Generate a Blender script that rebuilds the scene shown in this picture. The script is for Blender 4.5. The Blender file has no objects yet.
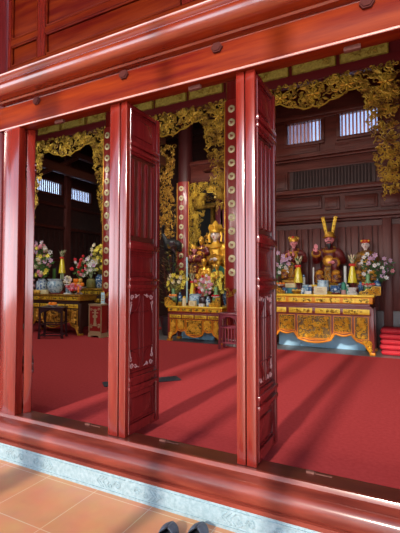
import bpy, bmesh, math, random
from mathutils import Vector, Matrix

PI = math.pi
S = bpy.context.scene
COL = S.collection
R = random.Random(11)

# ------------------------------------------------------------------ camera
ZC, YC, FOC = 1.60, -2.62, 400.0
YAW, PITCH = math.radians(27.3), math.radians(2.08)
FWD = Vector((-math.sin(YAW)*math.cos(PITCH), math.cos(YAW)*math.cos(PITCH), math.sin(PITCH)))
RGT = Vector((math.cos(YAW), math.sin(YAW), 0))
UPV = RGT.cross(FWD)
CAM = Vector((0, YC, ZC))

def ray(px, py):
    return FWD*FOC + RGT*(px-200) + UPV*(266.5-py)
def at(px, py, Y):                      # point of a sight line at depth plane Y
    d = ray(px, py); return CAM + d*((Y-YC)/d.y)
def ground(px, py, z):
    d = ray(px, py); return CAM + d*((z-ZC)/d.z)
def ppm(px, Y):                         # pixels per metre there
    d = ray(px, 281); return FOC/(((Y-YC)/d.y)*FOC)

# ------------------------------------------------------------------ materials
MATS = {}
def mat(name, col, rough=.5, metal=0.0, col2=None, scale=(6, 6, 6), bump=0.0, bscale=None, detail=4.0,
        coat=0.0, spec=.5, lo=.35, hi=.65, sheen=0.0, trans=0.0, alpha=1.0, sub=0.0):
    m = bpy.data.materials.new(name); m.use_nodes = True
    nt = m.node_tree; b = nt.nodes['Principled BSDF']
    b.inputs['Base Color'].default_value = (*col, 1)
    b.inputs['Roughness'].default_value = rough
    b.inputs['Metallic'].default_value = metal
    b.inputs['Coat Weight'].default_value = coat
    b.inputs['Coat Roughness'].default_value = .14; b.inputs['Coat IOR'].default_value = 1.9
    b.inputs['Specular IOR Level'].default_value = spec
    b.inputs['Sheen Weight'].default_value = sheen
    b.inputs['Transmission Weight'].default_value = trans
    tc = nt.nodes.new('ShaderNodeTexCoord')
    mp = nt.nodes.new('ShaderNodeMapping'); mp.inputs['Scale'].default_value = scale
    nt.links.new(tc.outputs['Object'], mp.inputs['Vector'])
    if col2 is not None:
        n = nt.nodes.new('ShaderNodeTexNoise'); n.inputs['Scale'].default_value = 1
        n.inputs['Detail'].default_value = detail; n.inputs['Roughness'].default_value = .6
        nt.links.new(mp.outputs[0], n.inputs['Vector'])
        r = nt.nodes.new('ShaderNodeValToRGB')
        r.color_ramp.elements[0].position = lo; r.color_ramp.elements[0].color = (*col, 1)
        r.color_ramp.elements[1].position = hi; r.color_ramp.elements[1].color = (*col2, 1)
        nt.links.new(n.outputs['Fac'], r.inputs['Fac'])
        nt.links.new(r.outputs['Color'], b.inputs['Base Color'])
    if bump:
        n2 = nt.nodes.new('ShaderNodeTexNoise'); n2.inputs['Scale'].default_value = 1
        n2.inputs['Detail'].default_value = 3
        mp2 = nt.nodes.new('ShaderNodeMapping'); mp2.inputs['Scale'].default_value = bscale or scale
        nt.links.new(tc.outputs['Object'], mp2.inputs['Vector'])
        nt.links.new(mp2.outputs[0], n2.inputs['Vector'])
        bp = nt.nodes.new('ShaderNodeBump'); bp.inputs['Strength'].default_value = bump
        bp.inputs['Distance'].default_value = .01
        nt.links.new(n2.outputs['Fac'], bp.inputs['Height']); nt.links.new(bp.outputs[0], b.inputs['Normal'])
    MATS[name] = m
    return m

def tile_mat(name):
    m = mat(name, (.55, .20, .075), rough=.42)
    nt = m.node_tree; b = nt.nodes['Principled BSDF']
    tc = nt.nodes['Texture Coordinate']
    mp = nt.nodes.new('ShaderNodeMapping'); mp.inputs['Location'].default_value = (.13, .245, 0)
    nt.links.new(tc.outputs['Object'], mp.inputs['Vector'])
    br = nt.nodes.new('ShaderNodeTexBrick'); br.offset = 0; br.squash = 1
    br.inputs['Scale'].default_value = 1; br.inputs['Mortar Size'].default_value = .0035
    br.inputs['Brick Width'].default_value = .5; br.inputs['Row Height'].default_value = .5
    br.inputs['Color1'].default_value = (.70, .275, .115, 1); br.inputs['Color2'].default_value = (.66, .255, .105, 1)
    br.inputs['Mortar'].default_value = (.75, .50, .32, 1)
    nt.links.new(mp.outputs[0], br.inputs['Vector'])
    n = nt.nodes.new('ShaderNodeTexNoise'); n.inputs['Scale'].default_value = 5; n.inputs['Detail'].default_value = 6
    nt.links.new(tc.outputs['Object'], n.inputs['Vector'])
    mx = nt.nodes.new('ShaderNodeMix'); mx.data_type = 'RGBA'; mx.blend_type = 'OVERLAY'
    mx.inputs['Factor'].default_value = .35
    nt.links.new(br.outputs['Color'], mx.inputs['A']); nt.links.new(n.outputs['Color'], mx.inputs['B'])
    hs = nt.nodes.new('ShaderNodeHueSaturation'); hs.inputs['Saturation'].default_value = .95
    nt.links.new(mx.outputs['Result'], hs.inputs['Color'])
    nt.links.new(hs.outputs[0], b.inputs['Base Color'])
    return m

def porcelain(name, white, blue, scale=18, thr=.48):
    m = mat(name, white, rough=.15, col2=blue, scale=(scale, scale, scale), lo=thr, hi=thr+.05, detail=2)
    return m

def frosted(name, col):
    m = bpy.data.materials.new(name); m.use_nodes = True; nt = m.node_tree
    nt.nodes.remove(nt.nodes['Principled BSDF'])
    out = nt.nodes['Material Output']
    t = nt.nodes.new('ShaderNodeBsdfTransparent'); t.inputs['Color'].default_value = (*col, 1)
    d = nt.nodes.new('ShaderNodeBsdfDiffuse'); d.inputs['Color'].default_value = (*col, 1)
    mx = nt.nodes.new('ShaderNodeMixShader'); mx.inputs[0].default_value = .25
    nt.links.new(t.outputs[0], mx.inputs[1]); nt.links.new(d.outputs[0], mx.inputs[2])
    nt.links.new(mx.outputs[0], out.inputs['Surface'])
    MATS[name] = m
    return m

# lacquered timber of the front, grain along X or Z
mat('lacquer_x', (.115, .006, .003), .42, col2=(.225, .028, .004), scale=(1.0, 12, 12), bump=.05, bscale=(2, 40, 40), spec=.06)
mat('lacquer_z', (.15, .009, .006), .24, col2=(.25, .020, .009), scale=(14, 14, 1.2), bump=.05, bscale=(40, 40, 2), coat=1, spec=.3)
mat('lacquer_sill', (.13, .020, .014), .30, col2=(.26, .045, .026), scale=(1.6, 9, 9), bump=.06, bscale=(3, 40, 40), coat=.2, spec=.3)
mat('bead_highlight', (.62, .30, .25), .2, coat=1)  # base colour paled, a sky highlight painted along the beads
mat('lacquer_cornice', (.17, .014, .006), .26, col2=(.29, .040, .008), scale=(1.2, 14, 14), bump=.05, bscale=(2, 40, 40), coat=1, spec=.5)
mat('lacquer_dark', (.075, .012, .008), .3, col2=(.11, .02, .012), scale=(2, 12, 12), coat=.2)
mat('leaf_wood', (.125, .007, .008), .26, col2=(.18, .012, .012), scale=(14, 14, 1.5), coat=.2)
mat('peg_wood', (.07, .015, .012), .7, spec=.1)
mat('inlay', (.50, .26, .25), .35)
# inside timber
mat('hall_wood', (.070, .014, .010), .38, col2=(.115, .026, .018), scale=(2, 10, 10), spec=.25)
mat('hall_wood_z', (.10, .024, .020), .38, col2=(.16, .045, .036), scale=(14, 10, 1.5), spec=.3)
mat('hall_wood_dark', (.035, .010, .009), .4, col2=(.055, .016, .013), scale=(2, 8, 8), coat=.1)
mat('rafter_wood', (.12, .035, .022), .4)
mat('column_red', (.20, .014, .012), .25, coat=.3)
mat('board_red', (.26, .016, .014), .3, coat=.2)
mat('frieze_red', (.14, .012, .014), .35)
# gilding
mat('gold', (.80, .43, .055), .36, .55, col2=(.50, .20, .02), scale=(14, 14, 14), bump=.3, bscale=(60, 60, 60), lo=.4, hi=.75)
mat('gold_olive', (.52, .36, .05), .42, .45, col2=(.24, .14, .02), scale=(12, 12, 12), bump=.4, bscale=(50, 50, 50))
mat('gold_old', (.60, .36, .05), .38, .55, col2=(.30, .12, .02), scale=(16, 16, 16), bump=.3, bscale=(60, 60, 60))
mat('gold_valance', (.62, .42, .06), .4, .5, col2=(.14, .05, .012), scale=(7, 7, 7), bump=.3, bscale=(50, 50, 50), lo=.42, hi=.66)
mat('gold_panel', (.62, .48, .10), .45, .2, col2=(.42, .30, .06), scale=(20, 20, 20))
mat('gold_paint', (.88, .34, .015), .4, .15, col2=(.75, .24, .01), scale=(20, 20, 20))
mat('gold_yellow', (.95, .66, .05), .38, .2, col2=(.85, .50, .03), scale=(30, 8, 8))
mat('gold_skin', (.88, .50, .06), .28, .55)
mat('altar_red', (.22, .030, .022), .35, coat=.2)
mat('altar_dark', (.05, .018, .012), .5)
mat('ebony', (.030, .012, .018), .35, coat=.2)
mat('plum_wood', (.17, .030, .045), .3, coat=.2)
# cloth, ceramics and the rest
mat('carpet', (.40, .043, .046), .95, col2=(.46, .056, .059), scale=(30, 30, 30), bump=.35, bscale=(260, 260, 260), spec=.05)
mat('hall_stone', (.16, .14, .14), .35, col2=(.20, .18, .17), scale=(3, 3, 3))
mat('granite', (.24, .345, .37), .7, col2=(.35, .46, .49), scale=(30, 30, 30), bump=.6, bscale=(70, 70, 70))
mat('granite_dark', (.42, .52, .57), .8)
tile_mat('terrace_tile')
mat('pale_blue', (.38, .66, .88), .5, col2=(.44, .72, .90), scale=(3, 3, 3))
mat('robe_maroon', (.10, .007, .010), .4, col2=(.17, .014, .012), scale=(9, 9, 9))
mat('robe_brown', (.10, .04, .018), .4, col2=(.30, .13, .02), scale=(14, 14, 14))
mat('skin_pink', (.90, .34, .38), .4)
mat('skin_white', (.95, .82, .76), .4)
mat('ink', (.01, .01, .012), .5)
mat('lip', (.5, .04, .04), .4)
mat('hat_red', (.65, .05, .02), .4)
mat('halo_green', (.02, .14, .10), .4)
porcelain('porcelain', (.62, .74, .80), (.06, .15, .36), 22, .50)
porcelain('porcelain_deep', (.05, .13, .30), (.50, .62, .72), 18, .54)
porcelain('porcelain_pale', (.52, .68, .76), (.20, .36, .50), 16, .5)
mat('white_glaze', (.80, .80, .76), .2)
mat('teal', (.04, .22, .25), .4)
mat('celadon', (.16, .36, .14), .25, col2=(.26, .46, .20), scale=(20, 20, 4))
mat('leaf_green', (.05, .16, .03), .5, col2=(.12, .26, .06), scale=(9, 9, 9))
mat('leaf_olive', (.13, .15, .03), .5, col2=(.22, .18, .05), scale=(9, 9, 9))
mat('leaf_pale', (.38, .50, .25), .5, col2=(.55, .62, .40), scale=(9, 9, 9))
mat('petal_white', (.82, .80, .80), .5)
mat('petal_lilac', (.50, .24, .46), .5, col2=(.74, .54, .70), scale=(30, 30, 30))
mat('petal_pink', (.80, .18, .30), .5, col2=(.85, .45, .48), scale=(30, 30, 30))
mat('petal_yellow', (.95, .76, .03), .5, col2=(.92, .84, .18), scale=(30, 30, 30))
mat('petal_red', (.70, .02, .03), .45)
mat('petal_cream', (.82, .72, .48), .5)
mat('stamen', (.75, .5, .05), .6)
mat('wrap_yellow', (.88, .70, .02), .3, coat=.3)
mat('ribbon_red', (.75, .03, .02), .4)
mat('orange_peel', (.90, .24, .01), .4, bump=.15, bscale=(90, 90, 90))
mat('apple_red', (.62, .02, .03), .25)
mat('apple_gold', (.85, .50, .08), .35)
mat('cream_paper', (.80, .72, .42), .6)
mat('paper_line', (.45, .25, .12), .6)
mat('tin_green', (.05, .30, .20), .4)
mat('tin_rose', (.55, .30, .28), .4)
mat('card_blue', (.50, .78, .88), .5)
mat('red_cloth', (.50, .006, .020), .7, col2=(.40, .005, .016), scale=(8, 8, 8))
mat('brass', (.16, .06, .045), .6, spec=.2)
mat('shoe_upper', (.07, .09, .13), .6, col2=(.10, .125, .165), scale=(20, 20, 20))
mat('shoe_inside', (.02, .02, .025), .8)
mat('mat_rubber', (.030, .035, .045), .7)
mat('louvre', (.028, .014, .014), .6, spec=.15)
mat('bar_wood', (.62, .26, .22), .4)
mat('glass_blue', (.30, .50, .65), .1, trans=.6)
frosted('pane_glass', (.75, .82, .95))

# ------------------------------------------------------------------ mesh builder
class MB:
    def __init__(self):
        self.v = []; self.f = []; self.mi = []; self.ms = []; self.flat = []; self._fl = False
    def _m(self, m):
        m = m or (self.ms[0] if self.ms else None)
        if m not in self.ms: self.ms.append(m)
        return self.ms.index(m)
    def add(self, vs, fs, m=None):
        o = len(self.v); self.v += [tuple(p) for p in vs]
        k = self._m(m)
        for f in fs:
            self.f.append(tuple(i+o for i in f)); self.mi.append(k); self.flat.append(self._fl)
        return self
    def box(self, c, s, m=None, ch=0.0, rot=None):
        x, y, z = s[0]/2, s[1]/2, s[2]/2
        if ch <= 0:
            vs = [Vector((i*x, j*y, k*z)) for i in (-1, 1) for j in (-1, 1) for k in (-1, 1)]
            fs = [(0, 1, 3, 2), (4, 6, 7, 5), (0, 4, 5, 1), (2, 3, 7, 6), (0, 2, 6, 4), (1, 5, 7, 3)]
        else:
            bm = bmesh.new(); bmesh.ops.create_cube(bm, size=1)
            bmesh.ops.scale(bm, vec=s, verts=bm.verts)
            bmesh.ops.bevel(bm, geom=bm.edges[:], offset=min(ch, .45*min(s)), segments=2, affect='EDGES', profile=.5)
            bm.verts.index_update()
            vs = [v.co.copy() for v in bm.verts]; fs = [tuple(v.index for v in f.verts) for f in bm.faces]
            bm.free()
        if rot is not None: vs = [rot @ v for v in vs]
        c = Vector(c)
        self._fl = True; self.add([v+c for v in vs], fs, m); self._fl = False
        return self
    def span(self, a, b, m=None, ch=0.0):
        a, b = Vector(a), Vector(b)
        return self.box((a+b)/2, [abs(b[i]-a[i]) for i in range(3)], m, ch)
    def tube(self, pts, r, n=6, m=None, cap=True, flat=None):
        pts = [Vector(p) for p in pts]; N = len(pts)
        rs = r if isinstance(r, (list, tuple)) else [r]*N
        vs = []; prev = None
        for i, p in enumerate(pts):
            t = (pts[min(i+1, N-1)]-pts[max(i-1, 0)])
            if t.length < 1e-9: t = Vector((0, 0, 1))
            t.normalize()
            if prev is None:
                a = Vector((0, 1, 0)) if abs(t.y) < .9 else Vector((1, 0, 0))
            else: a = prev
            u = a - t*a.dot(t)
            if u.length < 1e-6: u = Vector((1, 0, 0)) - t*t.x
            u.normalize(); w = t.cross(u); prev = u
            for k in range(n):
                an = 2*PI*k/n
                vs.append(p + u*math.cos(an)*rs[i]*(flat or 1) + w*math.sin(an)*rs[i])
        fs = [(i*n+k, i*n+(k+1) % n, (i+1)*n+(k+1) % n, (i+1)*n+k) for i in range(N-1) for k in range(n)]
        if cap: fs += [tuple(range(n))[::-1], tuple((N-1)*n+k for k in range(n))]
        return self.add(vs, fs, m)
    def lathe(self, prof, n=16, c=(0, 0, 0), m=None, sx=1, sy=1):
        vs = []
        for (r, z) in prof:
            for k in range(n):
                a = 2*PI*k/n
                vs.append((c[0]+r*sx*math.cos(a), c[1]+r*sy*math.sin(a), c[2]+z))
        N = len(prof)
        fs = [(i*n+k, i*n+(k+1) % n, (i+1)*n+(k+1) % n, (i+1)*n+k) for i in range(N-1) for k in range(n)]
        fs += [tuple(range(n))[::-1], tuple((N-1)*n+k for k in range(n))]
        return self.add(vs, fs, m)
    def ell(self, c, r, m=None, nu=10, nv=7, rot=None):
        if not isinstance(r, (tuple, list)): r = (r, r, r)
        vs = [Vector((0, 0, -r[2]))]
        for j in range(1, nv):
            b = -PI/2 + PI*j/nv
            for k in range(nu):
                a = 2*PI*k/nu
                vs.append(Vector((r[0]*math.cos(b)*math.cos(a), r[1]*math.cos(b)*math.sin(a), r[2]*math.sin(b))))
        vs.append(Vector((0, 0, r[2]))); T = len(vs)-1
        fs = [(0, 1+(k+1) % nu, 1+k) for k in range(nu)]
        for j in range(nv-2):
            o = 1+j*nu
            fs += [(o+k, o+(k+1) % nu, o+nu+(k+1) % nu, o+nu+k) for k in range(nu)]
        o = 1+(nv-2)*nu
        fs += [(o+k, o+(k+1) % nu, T) for k in range(nu)]
        if rot is not None: vs = [rot @ v for v in vs]
        c = Vector(c)
        return self.add([v+c for v in vs], fs, m)
    def prism_y(self, poly, y0, y1, m=None):            # outline in XZ, thick along Y
        n = len(poly)
        vs = [(x, y0, z) for x, z in poly] + [(x, y1, z) for x, z in poly]
        fs = [tuple(range(n)), tuple(range(n, 2*n))[::-1]] + [(i, (i+1) % n, n+(i+1) % n, n+i) for i in range(n)]
        return self.add(vs, fs, m)
    def prism_x(self, poly, x0, x1, m=None):            # outline in YZ, long along X
        n = len(poly)
        vs = [(x0, y, z) for y, z in poly] + [(x1, y, z) for y, z in poly]
        fs = [tuple(range(n))[::-1], tuple(range(n, 2*n))] + [(i, n+i, n+(i+1) % n, (i+1) % n) for i in range(n)]
        return self.add(vs, fs, m)
    def prism_z(self, poly, z0, z1, m=None):
        n = len(poly)
        vs = [(x, y, z0) for x, y in poly] + [(x, y, z1) for x, y in poly]
        fs = [tuple(range(n))[::-1], tuple(range(n, 2*n))] + [(i, (i+1) % n, n+(i+1) % n, n+i) for i in range(n)]
        return self.add(vs, fs, m)
    def curl(self, x, z, y, rad, th, ang, d=1, turns=1.1, m=None, n=9, k=4):
        pts = []; rs = []
        for i in range(n):
            t = i/(n-1); a = ang + d*turns*2*PI*t; r = rad*(1-.78*t)
            pts.append((x+r*math.cos(a), y-.35*th*math.sin(PI*t), z+r*math.sin(a)))
            rs.append(th*(1-.45*t))
        return self.tube(pts, rs, k, m)
    def leafblob(self, x, z, y, l, w, ang, m=None):
        c, s = math.cos(ang), math.sin(ang)
        vs = [(x-c*l, y, z-s*l), (x+s*w, y, z-c*w), (x+c*l, y, z+s*l), (x-s*w, y, z+c*w), (x, y-w*.9, z)]
        return self.add(vs, [(0, 1, 4), (1, 2, 4), (2, 3, 4), (3, 0, 4), (3, 2, 1, 0)], m)
    def mesh(self, name, smooth=True, sharp=40):
        me = bpy.data.meshes.new(name)
        me.from_pydata(self.v, [], self.f)
        for m in self.ms: me.materials.append(MATS[m] if isinstance(m, str) else m)
        me.polygons.foreach_set('material_index', self.mi)
        bm = bmesh.new(); bm.from_mesh(me)
        bmesh.ops.recalc_face_normals(bm, faces=bm.faces[:])
        bm.to_mesh(me); bm.free()
        if smooth:
            me.polygons.foreach_set('use_smooth', [not q for q in self.flat])
            me.set_sharp_from_angle(angle=math.radians(sharp))
        me.update()
        return me
    def build(self, name, parent=None, loc=(0, 0, 0), rot=0.0, smooth=True, sharp=40):
        o = bpy.data.objects.new(name, self.mesh(name, smooth, sharp))
        COL.objects.link(o); o.location = loc; o.rotation_euler = (0, 0, rot)
        if parent is not None: o.parent = parent
        return o

def tag(o, label=None, cat=None, group=None, kind=None):
    if label: o['label'] = label
    if cat: o['category'] = cat
    if group: o['group'] = group
    if kind: o['kind'] = kind
    return o
def struct(o, label=None):
    o['kind'] = 'structure'
    if label: o['label'] = label
    return o
def thing(name, label, cat, loc=(0, 0, 0), rot=0.0, group=None):
    o = bpy.data.objects.new(name, None); COL.objects.link(o)
    o.empty_display_size = .05
    o.location = loc; o.rotation_euler = (0, 0, rot)
    return tag(o, label, cat, group)
def copy_tree(o, parent=None):
    c = o.copy(); COL.objects.link(c)
    if parent is not None: c.parent = parent
    for ch in list(o.children): copy_tree(ch, c)
    return c
def link_mesh(name, me, parent=None, loc=(0, 0, 0), rot=(0, 0, 0), sc=(1, 1, 1)):
    o = bpy.data.objects.new(name, me); COL.objects.link(o)
    o.location = loc; o.rotation_euler = rot; o.scale = sc
    if parent is not None: o.parent = parent
    return o
def setmat(mb, name):
    mb.ms.append(name); return mb
def relief(mb, inside, bx, n, y, rr, seed=1, m=None, leafs=.4):
    """carved scrollwork: overlapping curls and leaf blobs inside an outline"""
    q = random.Random(seed); k = 0; tries = 0
    while k < n and tries < n*12:
        tries += 1
        x = q.uniform(bx[0], bx[1]); z = q.uniform(bx[2], bx[3])
        r = q.uniform(*rr)
        if not inside(x, z): continue
        if not (inside(x-r*.6, z) and inside(x+r*.6, z) and inside(x, z-r*.6) and inside(x, z+r*.6)): r *= .6
        if q.random() < leafs:
            mb.leafblob(x, z, y-q.uniform(0, .5)*r, r*1.05, r*.42, q.uniform(0, PI), m)
        else:
            mb.curl(x, z, y-q.uniform(0, .6)*r, r, r*.26, q.uniform(0, 6.3), q.choice((-1, 1)), q.uniform(.8, 1.3), m)
        k += 1
    return mb
# ------------------------------------------------------------------ ground outside
FLO = .28                                # stone floor of the hall
CAR = .30                                # top of the carpet
mb = MB(); mb.span((-14, -14, -.1), (8, -.20, 0), 'terrace_tile')
struct(mb.build('terrace_floor', smooth=False), 'orange terracotta tiles paving the terrace before the threshold')

# granite plinth with shallow carving
mb = MB(); mb.span((-9, -.20, 0), (6, .10, .150), 'granite')
pl = struct(mb.build('granite_plinth', smooth=False), 'pale blue grey granite plinth under the wooden threshold')
x = -6.05
JNT = []
while x < 4:
    c = MB(); y = -.2015
    c.span((x+.02, -.206, .018), (x+1.03, -.199, .024), 'granite'); c.span((x+.02, -.206, .126), (x+1.03, -.199, .132), 'granite')
    for s, x0 in ((1, x+.03), (-1, x+1.02)):
        c.curl(x0+s*.06, .075, y, .035, .006, 0 if s > 0 else PI, s, 1.4)
        c.curl(x0+s*.13, .062, y, .026, .005, 2.0, -s, 1.2)
        for k in range(3):
            c.tube([(x0+s*(.16+.03*k), y, .035), (x0+s*(.20+.03*k), y, .075), (x0+s*(.16+.03*k), y, .115)], .004, 4)
    c.build('carved_scroll', pl)
    x += 1.05

# threshold: a long half round log with the shade of its flat top painted on
prof = [(.10, .155), (.10, .35), (-.055, .35), (-.058, .356), (-.080, .356), (-.084, .348), (-.090, .330), (-.098, .326)]
for k in range(11):
    a = math.radians(62-12.4*k)
    prof.append((-.125-.085*math.cos(a), .246+.085*math.sin(a)))
prof += [(-.185, .185), (-.205, .180), (-.205, .152), (-.10, .150)]
mb = MB(); mb.prism_x(prof, -9, 6, 'lacquer_sill')
th = struct(mb.build('threshold_beam', sharp=35), 'rounded red lacquered wooden threshold across the doorway')
mb = MB(); mb.span((-9, -.053, .350), (6, .10, .3535), 'lacquer_dark'); mb.build('threshold_top_shade', th, smooth=False)  # thin dark sheet paints the shade on the sill top
for px, py in ((91, 424), (165, 441), (313, 474)):
    p = ground(px, py, .36)
    b = MB(); b.box((p.x-.02, .06, .3605), (.055, .03, .016), 'brass', .004); b.box((p.x+.045, .065, .3555), (.14, .012, .005), 'brass')
    tag(b.build('bolt_plate', th), 'small worn metal bolt plate')

# ------------------------------------------------------------------ front frame
XJ = -3.24                                # right edge of the left jamb
XR = 1.32                                 # left edge of the right jamb (out of the photograph)
mb = MB(); mb.span((-9, -.08, 3.07), (6, .06, 3.29), 'lacquer_x', .006)
lb = struct(mb.build('lintel_beam'), 'long red lacquered lintel beam above the open doors')
mb = MB(); mb.tube([(-9, -.081, 3.070), (6, -.081, 3.070)], .0085, 8, 'bead_highlight'); mb.build('bead_moulding', lb)
for px, py in ((37, 101), (124, 75), (217, 48), (367, 3)):
    p = at(px, py, -.085)
    b = MB(); setmat(b, 'peg_wood')
    poly = [(p.x+.045*math.cos(k*PI/3), p.z+.038*math.sin(k*PI/3)) for k in range(6)]
    b.prism_y(poly, -.098, -.078)
    poly = [(p.x+.034*math.cos(k*PI/3), p.z+.028*math.sin(k*PI/3)) for k in range(6)]
    b.prism_y(poly, -.104, -.098)
    tag(b.build('hexagonal_peg', lb), 'dark six-sided wooden peg head')
for px, py in ((60, 111), (195, 79), (352, 33)):
    p = at(px, py, .0)
    b = MB(); b.box((p.x, .0, 3.057), (.10, .035, .030), 'brass', .004); b.build('bolt_bracket', lb)

mb = MB(); mb.span((XJ-.215, -.08, .353), (XJ, .0, 3.07), 'lacquer_z', .006)
struct(mb.build('jamb'), 'left red lacquered door jamb')
mb = MB(); mb.span((XR, -.08, .353), (XR+.215, .02, 3.07), 'lacquer_z', .006)
struct(mb.build('jamb'), 'right red lacquered door jamb')

# cornice moulding above the lintel
prof = [(.06, 3.29), (-.045, 3.29), (-.045, 3.318), (-.095, 3.326), (-.105, 3.338)]
for k in range(13):
    a = math.radians(-80+13.5*k)
    prof.append((-.155-.085*math.cos(a), 3.412+.072*math.sin(a)))
prof += [(-.172, 3.490), (-.188, 3.500), (-.200, 3.512), (-.200, 3.532), (-.185, 3.540), (-.02, 3.60), (.06, 3.60)]
mb = MB(); mb.prism_x(prof, -9, 6, 'lacquer_cornice')
cm = struct(mb.build('cornice_moulding', sharp=30), 'bulging red lacquered cornice moulding above the lintel')
mb = MB(); mb.tube([(-9, -.201, 3.530), (6, -.201, 3.530)], .008, 8, 'bead_highlight'); mb.build('bead_moulding', cm)

# panelled wall above, panels recessed between rails and stiles
mb = MB(); setmat(mb, 'lacquer_x')
Z0, Z1, Z2, Z3, Z4 = 3.58, 3.72, 3.93, 3.99, 4.55
mb.span((-9, .03, Z0), (6, .07, 5.2), 'lacquer_dark')
for a, b in ((Z0, Z1), (Z2, Z3), (Z4, 4.7)): mb.span((-9, -.02, a), (6, .03, b), 'lacquer_x', .006)
xs = [(-3.53, -3.46), (-3.08, -2.98), (-1.5, -1.40), (.1, .2), (1.6, 1.7)]
for a, b in xs: mb.span((a, -.021, Z1), (b, .03, Z4), 'lacquer_z')
wf = struct(mb.build('wall_front', smooth=False), 'red wooden panelled wall above the cornice')
for i in range(len(xs)-1):
    for a, b in ((Z1, Z2), (Z3, Z4)):
        p = MB(); x0, x1 = xs[i][1], xs[i+1][0]
        p.span((x0+.02, -.003, a+.02), (x1-.02, .03, b-.02), 'lacquer_x', .012)
        p.tube([(x0+.012, -.012, a+.012), (x1-.012, -.012, a+.012), (x1-.012, -.012, b-.012), (x0+.012, -.012, b-.012), (x0+.012, -.012, a+.012)], .010, 6)
        p.build('panel', wf)

# closed front beyond the doorway, the round corner post, side walls
mb = MB(); mb.span((-11, .0, .15), (-3.98, .06, 3.29), 'hall_wood'); struct(mb.build('wall_front', smooth=False))
mb = MB(); mb.span((1.56, .0, .15), (3.3, .06, 3.29), 'hall_wood'); struct(mb.build('wall_front', smooth=False))
mb = MB(); mb.lathe([(.24, .15), (.25, .6), (.25, 4.2), (.24, 5.3)], 28, (-3.735, .06, 0), 'leaf_wood')
struct(mb.build('front_post', sharp=60), 'round dark red post left of the door jamb')

# ------------------------------------------------------------------ door leaves
LW, LH = .495, 2.715
def oval_line(m, x0, x1, z0, z1, y, th):
    w = x1-x0; c = w*.42; pts = []
    for (cx, cz, a0) in ((x1, z1, PI), (x1, z0, PI/2), (x0, z0, 0), (x0, z1, -PI/2)):
        for k in range(6):
            a = a0 + (PI/2)*k/5 if False else a0 + (PI/2)*(5-k)/5
            pts.append((cx+c*math.cos(a), y, cz+c*1.1*math.sin(a)))
    pts.append(pts[0]); m.tube(pts, th, 5)
def door_leaf(n, t, loc, rot, label):
    st = .055
    f = MB(); setmat(f, 'leaf_wood')
    f.span((0, 0, 0), (st, t, LH), 'lacquer_z', .006); f.span((LW-st, 0, 0), (LW, t, LH), 'leaf_wood', .006)
    f.tube([(LW+.004, t/2, 0), (LW+.004, t/2, LH)], .012, 8)
    for a, b in ((.0, .08), (.33, .49), (1.16, 1.28), (1.49, 1.58), (2.30, 2.42), (2.68, LH)):
        f.span((st, .004, a), (LW-st, t-.004, b), 'leaf_wood', .004)
    for zc, h in ((.375, .03), (.445, .03), (1.20, .035), (1.255, .025), (1.535, .05), (2.335, .03), (2.39, .04)):
        f.span((st*.7, -.016, zc-h/2), (LW-st*.5, t+.016, zc+h/2), 'leaf_wood', .006)
    for y in (.0, t):                       # thin beads along the stiles
        for x in (st-.004, LW-st+.004): f.tube([(x, y, .02), (x, y, LH-.02)], .005, 5)
    r = struct(f.build('door_%d' % n, None, loc, rot), label)
    m0, m1 = t*.36, t*.64
    def field(name, a, b, mat_='leaf_wood'):
        p = MB(); setmat(p, mat_)
        p.span((st, m0, a), (LW-st, m1, b))
        for y in (m0, m1):
            p.tube([(st+.012, y, a+.012), (LW-st-.012, y, a+.012), (LW-st-.012, y, b-.012), (st+.012, y, b-.012), (st+.012, y, a+.012)], .009, 5)
        return p
    p = field('top_panel', 2.42, 2.68); p.span((st+.05, .012, 2.47), (LW-st-.05, t-.012, 2.63), None, .01); p.build('top_panel', r)
    p = field('slat_panel', 1.58, 2.30, 'lacquer_dark')  # dark field paints the shade in the gaps between slats
    for k in range(4):
        x = st+.030+k*.0965
        p.span((x, .008, 1.62), (x+.046, t-.008, 2.27), 'leaf_wood', .012)
    p.build('slat_panel', r)
    p = field('small_panel', 1.28, 1.49); p.span((st+.045, .014, 1.32), (LW-st-.045, t-.014, 1.45), None, .008); p.build('small_panel', r)
    p = field('carved_panel', .49, 1.16)
    for y in (m0-.004, m1+.004): oval_line(p, st+.04, LW-st-.04, .53, 1.12, y, .007)
    cp = p.build('carved_panel', r)
    for sx in (0, 1):
        for sz in (0, 1):
            c = MB(); setmat(c, 'inlay')
            for y in (m0-.002, m1+.002):
                ox, oz = (st+.022 if sx == 0 else LW-st-.022), (.512 if sz == 0 else 1.138)
                dx, dz = (1 if sx == 0 else -1), (1 if sz == 0 else -1)
                c.curl(ox+dx*.032, oz+dz*.03, y, .026, .006, 0, dx, 1.2); c.curl(ox+dx*.085, oz+dz*.022, y, .018, .005, 2, -dx, 1.1)
                c.curl(ox+dx*.022, oz+dz*.085, y, .020, .005, 1, dx, 1.1)
                c.tube([(ox+dx*.02, y, oz+dz*.10), (ox+dx*.008, y, oz+dz*.17)], [.006, .002], 4)
                c.tube([(ox+dx*.10, y, oz+dz*.02), (ox+dx*.14, y, oz+dz*.008)], [.006, .002], 4)
            tag(c.build('corner_carving', cp), 'pale scroll carving')
    p = field('bottom_panel', .08, .33); p.span((st+.05, .012, .13), (LW-st-.05, t-.012, .28), None, .012); p.build('bottom_panel', r)
    for z in (.04, LH-.04):                 # pivot shoe
        b = MB(); b.box((LW*.5, t/2, z), (.02, t*.4, .02), 'brass')
    return r
ZS = .354
H90 = PI/2
door_leaf(1, .072, (-3.19, .065, ZS), math.radians(140.3), 'red door leaf folded back behind the left jamb')
door_leaf(2, .098, (-2.078, -.04, ZS), H90, 'left leaf of the left door pair, its edge facing out')
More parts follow.
